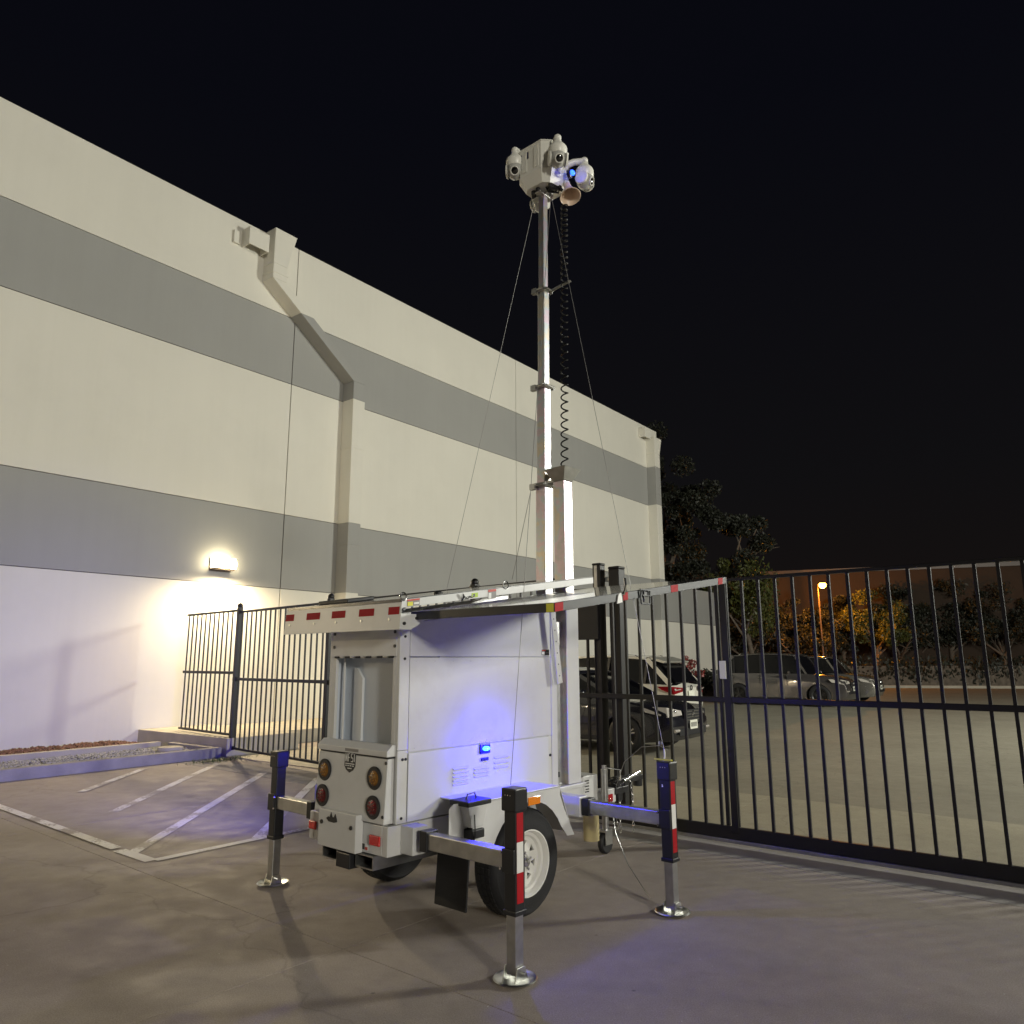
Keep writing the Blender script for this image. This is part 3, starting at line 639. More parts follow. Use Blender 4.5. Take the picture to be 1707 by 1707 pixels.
# gusset boxes where the rear outriggers leave the frame
MB().box(.10, .22, -.52, YR, .50, .66).build('outrigger_socket', white_paint, T, bevel=.005)
MB().box(1.58, 1.68, -.66, YR, .52, .66).build('outrigger_socket', white_paint, T, bevel=.005)
MB().prism([(1.50, .49), (1.95, .49), (1.95, .665), (1.42, .665)], YR-.012, YR-.001, 'y').build('frame_gusset', white_paint, T, bevel=.003)
# junction box with black lid on the fender
jb = MB().add([(.35, -.735, .768), (.53, -.735, .768), (.53, -.60, .768), (.35, -.60, .768), (.39, -.725, .64), (.50, -.725, .64), (.50, -.61, .64), (.39, -.61, .64)],
              [(0,1,2,3),(7,6,5,4),(0,4,5,1),(1,5,6,2),(2,6,7,3),(3,7,4,0)]).build('junction_box', white_paint, T, bevel=.006)
MB().box(.335, .545, -.75, -.585, .769, .80).build('box_lid', black_plastic, jb, bevel=.006)
MB().tube([(.40, -.67, .80), (.41, -.67, .83), (.47, -.67, .835), (.49, -.67, .80)], .006, 6).build('lid_handle', chrome, jb, smooth=True)
MB().box(.385, .50, -.735, -.60, .575, .63).build('box_foot', black_plastic, jb, bevel=.008)
MB().tube([(.40, -.742, .72), (.40, -.746, .66), (.405, -.744, .60), (.41, -.70, .50)], .004, 6).build('box_lead', black_plastic, jb)
for x_, z in ((.28, .70), (.275, .63), (.575, .72), (.56, .64)): MB().cyl((x_, -.66, z), (x_, -.6645, z), .010, n=8).build('bolt', chrome, T)

# outriggers
def outrigger(px, py, y_in, sg, tape=True, lead=False):
    o = MB().box(px-.04, px+.04, py-.04, py+.04, .325, .935).build('outrigger', black_metal, T, bevel=.006)
    MB().box(px-.052, px+.052, py-.052, py+.052, .845, .965).build('jack_head', black_metal, o, bevel=.008)
    MB().box(px-.046, px+.046, py-.046, py+.046, .325, .35).build('sleeve_collar', black_metal, o, bevel=.004)
    MB().box(px-.033, px+.033, py-.033, py+.033, .035, .330).build('inner_tube', galv, o, bevel=.005)
    ft = MB(); ft.lathe([(.0, .01), (.0, .10), (.012, .118), (.018, .112), (.008, .09), (.008, .01)], (px, py, .004), (0, 0, 1), 28); fo = ft.build('foot_pad', zinc, o, smooth=True); fo.scale = (1, 1, 1)
    q = MB(); q.prism([(px-.05, .012), (px+.05, .012), (px+.03, .075), (px-.03, .075)], py-.045, py-.039); q.prism([(px-.05, .012), (px+.05, .012), (px+.03, .075), (px-.03, .075)], py+.039, py+.045)
    q.cyl((px, py-.07, .05), (px, py+.07, .05), .008, n=8); q.build('foot_bracket', zinc, o)
    y_out = py-sg*.045
    MB().box(px-.035, px+.035, y_in, y_out, .548, .638).build('outrigger_beam', galv, o, bevel=.005)
    MB().box(px-.048, px+.048, y_in-sg*.03, y_in+sg*.03, .535, .652).build('beam_collar', black_metal, o, bevel=.004)
    q = MB(); q.box(px-.055, px-.041, py-.02-.03*abs(sg)*0-.02, py+.045, .535, .655); q.build('clamp_plate', black_metal, o, bevel=.003)
    for dz in (.555, .635): MB().cyl((px-.056, py-sg*.05, dz), (px-.064, py-sg*.05, dz), .008, n=8).build('bolt', chrome, o)
    for k, dy in enumerate((-.018, 0, .018)): MB().cyl((px-.053, py+dy, .93), (px-.056, py+dy, .93), .004, n=6).build('rivet', chrome, o)
    if tape:
        y_ = py+sg*.0405
        for k, (z0, z1, m_) in enumerate(((.690, .838, red_tape), (.536, .6895, white_tape), (.385, .5355, red_tape))):
            MB().box(px-.028, px+.024, y_, y_+sg*.0012, z0, z1).build('reflective_tape', m_, o)
    return o
outrigger(.155, -1.285, -.60, -1); outrigger(1.64, -1.365, -.70, -1); outrigger(.26, 1.235, .74, 1); outrigger(1.62, 1.235, .74, 1)
MB().box(.05, .46, 1.12, 1.20, .64, .652).build('beam_strap', zinc, T, bevel=.003) if False else None

# tongue, coupler, jack
MB().prism([(1.95, .26), (1.95, -.30), (2.45, -.07), (2.45, .07)], .53, .66, 'z').build('tongue_frame', white_paint, T, bevel=.006)
MB().box(2.40, 2.95, -.05, .05, .38, .50).build('tongue_tube', white_paint, T, bevel=.006)
MB().box(2.38, 2.62, -.085, .085, .36, .66).build('tongue_plate', white_paint, T, bevel=.006)
q = MB()
for k, z in enumerate((.62, .60, .575, .55, .53)): q.box(2.43+.01*(k % 2), 2.49, -.0862, -.0852, z-.006, z+.004)
q.build('tongue_lettering', ink, T)
MB().box(2.78, 2.90, -.0515, -.0502, .39, .455).build('reflective_tape', red_tape, T)
cp = MB(); cp.box(2.93, 3.15, -.06, .06, .44, .50); cp.box(3.05, 3.42, -.05, .05, .52, .57); cp.box(2.98, 3.06, -.055, .055, .38, .56); cp.cyl((3.40, 0, .46), (3.40, 0, .56), .045, n=14)
cp.build('coupler', black_metal, T, bevel=.006)
MB().beam((3.08, -.06, .545), (3.36, -.06, .60), .012, .02).build('coupler_latch', chrome, T, bevel=.002)
jk = MB().cyl((2.66, -.13, .20), (2.66, -.13, .70), .030, n=18).build('tongue_jack', galv, T, smooth=True)
MB().cyl((2.66, -.13, .68), (2.66, -.13, .735), .022, n=14).build('jack_top', chrome, jk, smooth=True)
MB().tube([(2.66, -.13, .715), (2.66, -.30, .71), (2.66, -.30, .70), (2.66, -.30, .62)], .006).build('jack_crank', chrome, jk)
MB().box(2.60, 2.72, -.165, -.095, .18, .20).build('jack_fork', zinc, jk, bevel=.003)
MB().box(2.60, 2.70, -.172, -.166, .08, .2).build('jack_fork', zinc, jk); MB().box(2.60, 2.70, -.094, -.088, .08, .2).build('jack_fork', zinc, jk)
MB().lathe([(-.025, .02), (-.028, .075), (-.015, .088), (.015, .088), (.028, .075), (.025, .02)], (2.65, -.13, .09), (0, 1, 0), 26).build('jack_wheel', rubber, jk, smooth=True)
cy = MB().cyl((1.98, -.47, .27), (1.98, -.47, .46), .062, n=22).build('cream_canister', cream, T, bevel=.004, smooth=True)
MB().cyl((1.98, -.47, .46), (1.98, -.47, .555), .06, n=22).build('canister_neck', white_paint, cy, bevel=.004, smooth=True)
def chain(pts, r_=.012):
    q = MB()
    for i in range(len(pts)-1):
        a, b_ = Vector(pts[i]), Vector(pts[i+1]); n_ = max(2, int((b_-a).length/.026))
        for k in range(n_):
            c = a.lerp(b_, (k+.5)/n_); d_ = (b_-a).normalized(); s_ = d_.orthogonal().normalized(); s_ = s_ if k % 2 else d_.cross(s_)
            q.tube([c+d_*.016*math.cos(t_)+s_*.009*math.sin(t_) for t_ in [i_*math.pi/4 for i_ in range(9)]], .0026, 5)
    return q
chain([(2.95, -.08, .50), (3.02, -.11, .56), (3.10, -.10, .60), (3.12, -.12, .40), (3.10, -.13, .16)]).build('safety_chain', chrome, T, smooth=True)
chain([(2.90, .06, .46), (3.0, .10, .50), (3.16, .08, .56), (3.18, .06, .36), (3.16, .05, .12)]).build('safety_chain', chrome, T, smooth=True)
chain([(2.85, -.06, .42), (2.84, -.10, .34), (2.86, -.12, .22)]).build('safety_chain', chrome, T, smooth=True)
for x_, y_, z in ((3.10, -.13, .15), (3.16, .05, .11), (2.86, -.12, .21)):
    MB().tube([(x_, y_, z), (x_+.012, y_, z-.02), (x_+.008, y_, z-.045), (x_-.012, y_, z-.045), (x_-.016, y_, z-.025)], .005).build('chain_hook', zinc, T)
MB().tube([(2.95+.02*math.sin(k*1.3), -.02+.05*math.sin(k*.9), .52+.03*math.sin(k*.7)+.002*k) for k in range(24)], .006).build('breakaway_cable', black_plastic, T)
# loose cable arcing from the tongue up to the front outrigger
MB().tube([(2.66, -.25, .56), (2.5, -.45, .80), (2.3, -.75, .96), (2.0, -1.1, 1.02), (1.72, -1.33, 1.03)], .003, 5).build('loose_cable', galv, T, smooth=True)
MB().tube([(2.05, -.62, .55), (2.03, -.66, .35), (1.98, -.80, .15), (1.90, -.98, .03), (1.80, -1.10, .008)], .003, 5).build('loose_cable', galv, T, smooth=True)

# --- solar arrays
tl = .1465                                   # rise per metre
def tz(x_, z0, x0): return z0+(x_-x0)*tl
def tilted(x0, x1, y0, y1, zb, zt, xr_, zr=0):
    q = MB(); q.box(x0, x1, y0, y1, zb, zt)
    q.v = [(x_, y_, z+(x_-xr_)*tl+zr) for x_, y_, z in q.v]; return q
YT0, YT1 = -.60, .66
pn = tilted(-.10, 1.90, YT0, YT1, .000, .006, -.10, 1.985).build('solar_tray', panel_back, T)
tilted(-.10, 1.90, YT0+.006, YT1-.006, .0065, .0335, -.10, 1.985).build('solar_panel', panel_glass, pn)
tilted(-.10, 1.90, YT0-.004, YT0, -.022, .030, -.10, 1.985).build('side_rail', white_paint, pn, bevel=.002)
tilted(-.10, 1.90, YT1, YT1+.004, -.022, .030, -.10, 1.985).build('side_rail', white_paint, pn, bevel=.002)
tilted(-.095, 1.90, YT0-.0056, YT0-.0045, .027, .0335, -.10, 1.985).build('panel_frame', black_metal, pn)
tilted(-.095, 1.90, YT1+.0045, YT1+.006, .018, .030, -.10, 1.985).build('panel_frame', black_metal, pn)
tilted(1.87, 1.90, YT0, YT1, -.022, .0055, -.10, 1.985).build('panel_frame', white_paint, pn, bevel=.002)
fs_ = MB().prism([(-.115, 1.832), (-.108, 1.832), (-.095, 1.998), (-.102, 1.998)], YT0-.004, YT1+.004, 'y').build('rear_fascia', white_paint, T, bevel=.002)
def xf(z): return -.1165+.0135*(z-1.832)/.166
for y0, y1 in ((.66, .555), (.40, .24), (.105, -.045), (-.19, -.345), (-.485, -.590)):
    q = MB().add([(xf(1.925), y0, 1.925), (xf(1.925), y1, 1.925), (xf(1.972), y1, 1.972), (xf(1.972), y0, 1.972)], [(0, 1, 2, 3)]).build('reflective_tape', red_tape, fs_, fix=False)
for k, y_ in enumerate((.60, .30, .05, -.22, -.5)): MB().cyl((xf(1.89)-.001, y_, 1.897), (xf(1.89)-.005, y_, 1.897), .007, n=8).build('bolt', zinc, fs_)
# folded end gusset of the fascia and hinge bolts
MB().prism([(-.112, 1.834), (-.02, 1.834), (.10, 1.90), (.10, 1.93), (-.10, 1.93)], YT0+.0, YT0+.003, 'y').build('fascia_gusset', white_paint, fs_)
for x_, z in ((-.085, 1.955), (-.08, 1.87), (.02, 1.905), (.28, 1.94)): MB().cyl((x_, YT0-.001, z), (x_, YT0-.012, z), .010, n=8).build('bolt', black_metal, fs_)
# telescoping support beams between cabinet and tray
for y_ in (-.34, .30):
    tilted(-.05, 1.85, y_-.02, y_+.02, -.10, -.065, -.10, 1.985).build('slide_rail', galv, T)
    MB().box(.1, .14, y_-.015, y_+.015, 1.886, 1.91).build('hinge_bracket', zinc, T)
    MB().beam((1.55, y_, 1.886), (1.70, y_, 2.13), .03, .03).build('panel_prop', zinc, T)
# slide-out panel on the right side
sx0, sx1, sy0, sy1 = .03, 2.03, -1.685, -.55
zz = 1.94
sp = tilted(sx0, sx1, sy0, sy1, -.006, .0, sx0, zz).build('slide_out_panel', panel_back, T)
tilted(sx0, sx1, sy0+.001, sy1, .0005, .006, sx0, zz).build('solar_panel', panel_glass, sp)
tilted(sx0, sx1, sy0-.004, sy0, -.044, .005, sx0, zz).build('panel_frame', black_metal, sp, bevel=.002)
tilted(sx0-.01, sx0-.0005, sy0-.004, sy1, -.044, .005, sx0, zz).build('panel_frame', black_metal, sp, bevel=.002)
tilted(sx1+.0005, sx1+.01, sy0-.004, sy1, -.044, .005, sx0, zz).build('panel_frame', black_metal, sp, bevel=.002)
tilted(sx0+.01, sx1-.01, sy1-.02, sy1+.02, -.044, -.007, sx0, zz).build('panel_frame', galv, sp)
for xx in (.33, 1.03, 1.73): tilted(xx-.02, xx+.02, sy0+.021, sy1, -.03, -.0065, sx0, zz).build('cross_brace', galv, sp)
for xx, l_ in ((.06, .07), (.70, .05), (1.28, .09), (1.94, .07)):
    tilted(xx-l_/2, xx+l_/2, sy0-.0055, sy0-.0042, -.042, .003, sx0, zz).build('reflective_tape', red_tape, sp)
tilted(sx0-.0112, sx0-.0101, sy0+.0, sy0+.05, -.042, .003, sx0, zz).build('warning_label', label_yellow, sp)
q = MB(); c = Vector((.91, sy0-.012, tz(.91, zz, sx0)-.045))
for a_, b_ in (((-.06, .045), (.06, .045)), ((-.055, .04), (-.05, -.04)), ((.055, .04), (.05, -.04)), ((-.05, -.04), (.05, -.04)), ((-.04, .01), (.045, .01)), ((-.02, .04), (-.02, -.03))):
    q.beam(c+Vector((a_[0], 0, a_[1])), c+Vector((b_[0], 0, b_[1])), .008, .010)
q.build('panel_latch', black_metal, sp, bevel=.002)
q = MB().prism([(.60, tz(.6, zz, sx0)-.055), (.655, tz(.65, zz, sx0)-.05), (.645, tz(.65, zz, sx0)+.005), (.615, tz(.6, zz, sx0)+.0)], sy0-.012, sy0-.006, 'y').build('white_bracket', label_white, sp)
MB().tube([(.67, sy0-.01, tz(.67, zz, sx0)-.01), (.68, sy0-.02, tz(.67, zz, sx0)+.05), (.69, sy0-.01, tz(.67, zz, sx0)+.09)], .008).build('clip', chrome, sp)
# rail latch, chain, eyelet, labels on the white side rail
def railz(x_): return 1.985+(x_+.10)*tl
def rsticker(x0, x1, dz0, dz1, m_, y_off=.0052, nm='warning_label'):
    q = tilted(x0, x1, YT0-y_off-.0008, YT0-y_off+.0006, dz0, dz1, -.10, 1.985); return q.build(nm, m_, pn)
rsticker(-.06, .04, -.018, .024, label_grey); rsticker(-.058, -.015, -.016, .008, label_yellow, .0066); rsticker(-.06, .04, .014, .024, label_red, .0066); rsticker(-.005, .035, -.010, .002, label_white, .0066)
rsticker(.66, .74, -.040, .026, label_grey); rsticker(.66, .74, .010, .026, label_red, .0066); rsticker(.662, .69, -.036, .004, label_white, .0066)
rsticker(.50, .56, -.014, .016, label_green); rsticker(.515, .53, -.01, .010, ink, .0066)
MB().tube([(.41, YT0-.01, railz(.41)-.02), (.40, YT0-.025, railz(.4)+.02), (.415, YT0-.02, railz(.4)+.005), (.41, YT0-.012, railz(.4)-.012)], .007).build('rail_latch', chrome, pn)
chain([(.42, YT0-.012, railz(.42)-.01), (.46, YT0-.014, railz(.46)-.010), (.50, YT0-.014, railz(.5)-.004)]).build('latch_chain', chrome, pn)
def ring(c, r_): return MB().tube([(c[0]+r_*math.cos(a), c[1], c[2]+r_*math.sin(a)) for a in [i*math.pi/8 for i in range(17)]], .005)
ring((.84, YT0-.004, railz(.84)+.045), .028).build('lifting_eye', chrome, pn, smooth=True)
ring((-.09, YT0-.004, railz(-.09)+.045), .024).build('lifting_eye', chrome, pn, smooth=True)
q = tilted(.05, .28, .15, .50, .034, .06, -.10, 1.985).build('junction_cover', black_plastic, pn, bevel=.006)
MB().sphere((.48, -.30, railz(.48)+.035), .035, 10, sq=(1, 1, .6)).build('cable_gland', black_plastic, pn, smooth=True)
# hanging perforated strut
st = MB().beam((1.545, YR-.055, 2.03), (1.635, YR-.05, 1.47), .007, .062, up=(1, 0, .15)).build('perforated_strut', white_paint, T, bevel=.003)
for k in range(6):
    a = Vector((1.545, YR-.055, 2.03)).lerp(Vector((1.635, YR-.05, 1.47)), .12+.155*k); MB().cyl(a+Vector((0, -.0035, 0)), a+Vector((0, -.0048, 0)), .0055, n=8).build('strut_hole', black_plastic, st)

# --- mast
MX, MY = 1.84, -.140
def leanY(z): return MY-.010*(z-2)
secs = [(.70, 3.14, .104), (3.10, 4.035, .090), (4.0, 4.955, .076), (4.92, 5.92, .062)]
for i, (z0, z1, wd) in enumerate(secs):
    h = wd/2; q = MB()
    vs = [(MX+i_*h, leanY(z)+j_*h, z) for z in (z0, z1) for i_, j_ in ((-1,-1),(1,-1),(1,1),(-1,1))]
    q.add(vs, [(0,3,2,1),(4,5,6,7),(0,1,5,4),(1,2,6,5),(2,3,7,6),(3,0,4,7)])
    ms = q.build('mast_section', mast_steel, T, bevel=.007, seg=3)
    if i < 3:
        y_ = leanY(z1); k = MB(); H = h+.012
        k.box(MX-H, MX+H, y_-H, y_+H, z1-.028, z1+.004)
        k.build('mast_collar', zinc, T, bevel=.006)
        k = MB(); 
        for sx in (-1, 1):
            k.cyl((MX+sx*(H+.018), y_-H, z1-.02), (MX+sx*(H+.018), y_+H, z1-.02), .011, n=8)
            k.cyl((MX-H, y_+sx*(H+.018), z1-.02), (MX+H, y_+sx*(H+.018), z1-.02), .011, n=8)
        k.box(MX-H-.035, MX-H, y_+H*.4, y_+H+.02, z1-.055, z1-.005)
        k.build('collar_rollers', galv, T, smooth=True)
k = MB(); k.beam((MX+.03, leanY(4.95)-.05, 4.93), (MX+.03, -.43, 4.955), .018, .018); k.build('cable_guide_arm', galv, T)
MB().sphere((MX+.03, -.44, 4.955), .022, 8, sq=(1, 1, .5)).build('cable_guide_ring', galv, T)
k = MB(); k.box(MX-.055, MX-.03, MY-.16, MY+.10, 3.125, 3.15); k.box(MX-.03, MX+.05, -.30, -.19, 3.125, 3.145); k.build('mast_tie_bar', galv, T, bevel=.003)
# cable tube and hopper
MB().box(1.785, 1.90, -.408, -.295, .70, 3.13).build('cable_tube', mast_steel, T, bevel=.006, seg=3)
a, b_ = .058, .112; cx, cyy = 1.8425, -.3515
hp = MB(); 
for (s0, s1, z0, z1) in ((a, b_, 3.131, 3.235),):
    lo = [(cx+i_*s0, cyy+j_*s0, z0) for i_, j_ in ((-1,-1),(1,-1),(1,1),(-1,1))]; hi = [(cx+i_*s1, cyy+j_*s1, z1) for i_, j_ in ((-1,-1),(1,-1),(1,1),(-1,1))]
    hp.add(lo+hi, [(0,1,5,4),(1,2,6,5),(2,3,7,6),(3,0,4,7)])
ho = hp.build('cable_hopper', galv, T); s_ = ho.modifiers.new('t', 'SOLIDIFY'); s_.thickness = .004
# coiled cable
pts = []; z = 3.16; ang = 0
while z < 5.70:
    f_ = (z-3.16)/2.54; pitch = .092-.045*f_; ang += .42; z += pitch*.42/(2*math.pi)
    cxk = 1.845; cyk = -.372-.050*f_; rr = .030-.002*f_
    pts.append((cxk+rr*math.cos(ang), cyk+rr*math.sin(ang), z))
MB().tube(pts, .0066, 6).build('coiled_cable', cable_black, T, smooth=True)
# --- camera head
hx, hy = MX, leanY(6.15)-.012
br = MB(); br.beam((hx, hy+.14, 5.90), (hx, hy-.10, 5.90), .06, .016); br.beam((hx-.10, hy, 5.89), (hx+.10, hy, 5.89), .06, .012); br.build('guy_bracket', galv, T, bevel=.003)
def octa(s, c_, z): k_ = s-c_; return [(hx+x_, hy+y_, z) for x_, y_ in ((s, -k_), (s, k_), (k_, s), (-k_, s), (-s, k_), (-s, -k_), (-k_, -s), (k_, -s))]
q = MB(); rings = [octa(.14, .05, 5.925), octa(.195, .07, 6.03), octa(.195, .07, 6.30), octa(.20, .072, 6.302), octa(.20, .072, 6.315)]
vs = sum(rings, []); fs = [tuple(reversed(range(8))), tuple(range(32, 40))]
for j in range(4): fs += [(j*8+i, j*8+(i+1) % 8, (j+1)*8+(i+1) % 8, (j+1)*8+i) for i in range(8)]
q.add(vs, fs); hb = q.build('camera_head', cam_white, T, bevel=.005)
for s_ in (-1, 1):
    MB().box(hx-.20, hx-.1955, hy+s_*.07-.03, hy+s_*.07+.03, 6.06, 6.27).build('head_cover_plate', cam_white, hb, bevel=.003)
    MB().box(hx+s_*.07-.03, hx+s_*.07+.03, hy-.20, hy-.1955, 6.06, 6.27).build('head_cover_plate', cam_white, hb, bevel=.003)
MB().box(hx-.197, hx-.1955, hy+.02, hy+.11, 6.19, 6.26).build('head_window', blue_body, hb)
for x_, y_ in ((-.08, .06), (-.04, .09), (-.09, .0)): MB().cyl((hx+x_, hy+y_, 5.93), (hx+x_, hy+y_, 5.895), .022, n=12).build('cable_gland', black_plastic, hb)
q = MB()
for k_ in range(7):
    a = k_*.9; q.tube([(hx-.05+.03*math.sin(a), hy-.06-.02*k_*.5, 5.94), (hx-.08+.02*math.cos(a), hy-.10-.018*k_, 5.86), (hx-.05+.03*math.sin(a*2), hy-.17-.015*k_, 5.83), (hx-.02, hy-.20, 5.90)], .009, 6)
q.build('head_cables', black_plastic, hb, smooth=True)
def ptz(ang, rad, zt, look, armz):
    d = Vector((math.cos(ang), math.sin(ang), 0)); c = Vector((hx, hy, 0))+d*rad
    root = MB().lathe([(0, .01), (0, .034), (-.03, .040), (-.075, .078), (-.095, .086), (-.10, .086), (-.16, .084), (-.165, .080)], (c.x, c.y, zt), (0, 0, 1), 28).build('security_camera', cam_white, T, smooth=True)
    a0 = Vector((hx, hy, armz))+d*.17; a1 = Vector((c.x, c.y, zt+.015))
    MB().tube([a0, a0.lerp(a1, .55)+Vector((0, 0, .02)), a1-d*.02, a1], [.034, .030, .030, .034], 12).build('camera_arm', cam_white, root, smooth=True)
    MB().sphere((c.x, c.y, zt+.02), .036, 12).build('arm_cap', cam_white, root, smooth=True)
    lk = Vector(look).normalized(); sdv = lk.cross(Vector((0, 0, 1))).normalized(); ctr = Vector((c.x, c.y, zt-.165))
    # drop-shaped lower dome cover with the camera ball inside
    MB().lathe([(0, .080), (-.04, .078), (-.075, .064), (-.10, .040), (-.113, .004)], (c.x, c.y, zt-.166), (0, 0, 1), 28).build('camera_ball', cam_glass, root, smooth=True)
    for s_ in (-1, 1):
        pc = ctr+sdv*s_*.068; MB().lathe([(0, .066), (s_*.016, .060), (s_*.022, .03), (s_*.022, .002)], (pc.x, pc.y, ctr.z-.03), sdv, 22).build('camera_yoke', cam_white, root, smooth=True)
    lc = ctr+lk*.055+Vector((0, 0, -.028)); 
    MB().lathe([(0, .040), (.025, .042), (.028, .036), (.020, .030)], lc, lk, 22).build('lens_bezel', cam_white, root, smooth=True)
    MB().lathe([(.021, .031), (.026, .018), (.027, .001)], lc, lk, 22).build('lens', lens_black, root, smooth=True)
    return root
toward = (-math.cos(R(48.4-90)), 0, 0)
camdir = Vector((-3.0, 3.9, 0))
def loc_look(azim, down): 
    v = az(azim)*math.cos(R(down))+Vector((0, 0, -math.sin(R(down)))); M = Matrix.Rotation(-R(48.4), 3, 'Z'); return M @ v
ptz(R(135), .27, 6.335, loc_look(185, 32), 6.20)
ptz(R(243), .31, 6.26, loc_look(172, 30), 6.18)
ptz(R(315), .385, 6.255, loc_look(120, 20), 6.20)
ptz(R(45), .385, 6.255, loc_look(30, 20), 6.20)
# beacon on the mast head, speaker horn
bb = MB().lathe([(0, .04), (.03, .042), (.035, .03)], (hx+.06, hy-.235, 6.04), (.3, -1, 0), 16).build('head_beacon', blue_body, T, smooth=True)
MB().sphere((hx+.07, hy-.28, 6.04), .030, 12, sq=(1, .7, .8)).build('beacon_lens', blue_dim, bb, smooth=True)
lamp('beacon_glow', 'POINT', P_HEAD, (0.003, 0.002, 1.0), T, (hx+.06, hy-.34, 6.02), .02)
hn = MB().lathe([(.0, .03), (.06, .04), (.10, .06), (.15, .085), (.165, .098), (.168, .094), (.14, .07), (.08, .045)], (hx+.09, hy-.20, 5.96), (-.15, -.35, -1), 24).build('speaker_horn', horn_peach, T, smooth=True)
MB().lathe([(.0, .028), (-.05, .028), (-.055, .003)], (hx+.09, hy-.20, 5.965), (-.15, -.35, -1), 16).build('horn_driver', cam_white, hn, smooth=True)

# guy wires
def wire(a, b_, r_=.0022, n=14, sag=.0, nm='guy_wire'):
    a, b_ = Vector(a), Vector(b_); o = MB().tube([a.lerp(b_, i/n)+Vector((0, 0, -sag*4*(i/n)*(1-i/n))) for i in range(n+1)], r_, 5).build(nm, wire_steel, T, smooth=True); return o
def carab(p): 
    p = Vector(p); return MB().tube([(p.x+.012*math.cos(a), p.y+.0, p.z-.035+.032*math.sin(a)) for a in [i*math.pi/6 for i in range(13)]], .0045, 5).build('carabiner', chrome, T, smooth=True)
wire((hx, hy+.135, 5.83), (1.62, 1.235, .96)); carab((hx, hy+.135, 5.885))
wire((hx-.02, hy-.105, 5.81), (1.66, -1.34, 1.02)); carab((hx-.02, hy-.105, 5.875))
wire((hx-.03, hy-.10, 5.81), (.175, -1.24, .97)); carab((hx-.03, hy-.10, 5.875))
wire((MX-.07, MY+.07, 3.12), (MX-.16, MY+.22, 2.32), .0025, nm='lifting_wire')
# turnbuckle and yellow ratchet tag on the front right outrigger
MB().box(1.60, 1.61, -1.43, -1.29, .972, .984).build('yellow_ratchet_tag', label_yellow, T, bevel=.002)
MB().tube([(1.66, -1.34, 1.04), (1.645, -1.35, .99), (1.64, -1.33, .93), (1.60, -1.35, .80)], .006).build('strap_tail', white_tape, T)
MB().sphere((1.68, -1.30, 1.075), .018, 8).build('cable_clamp', galv, T)

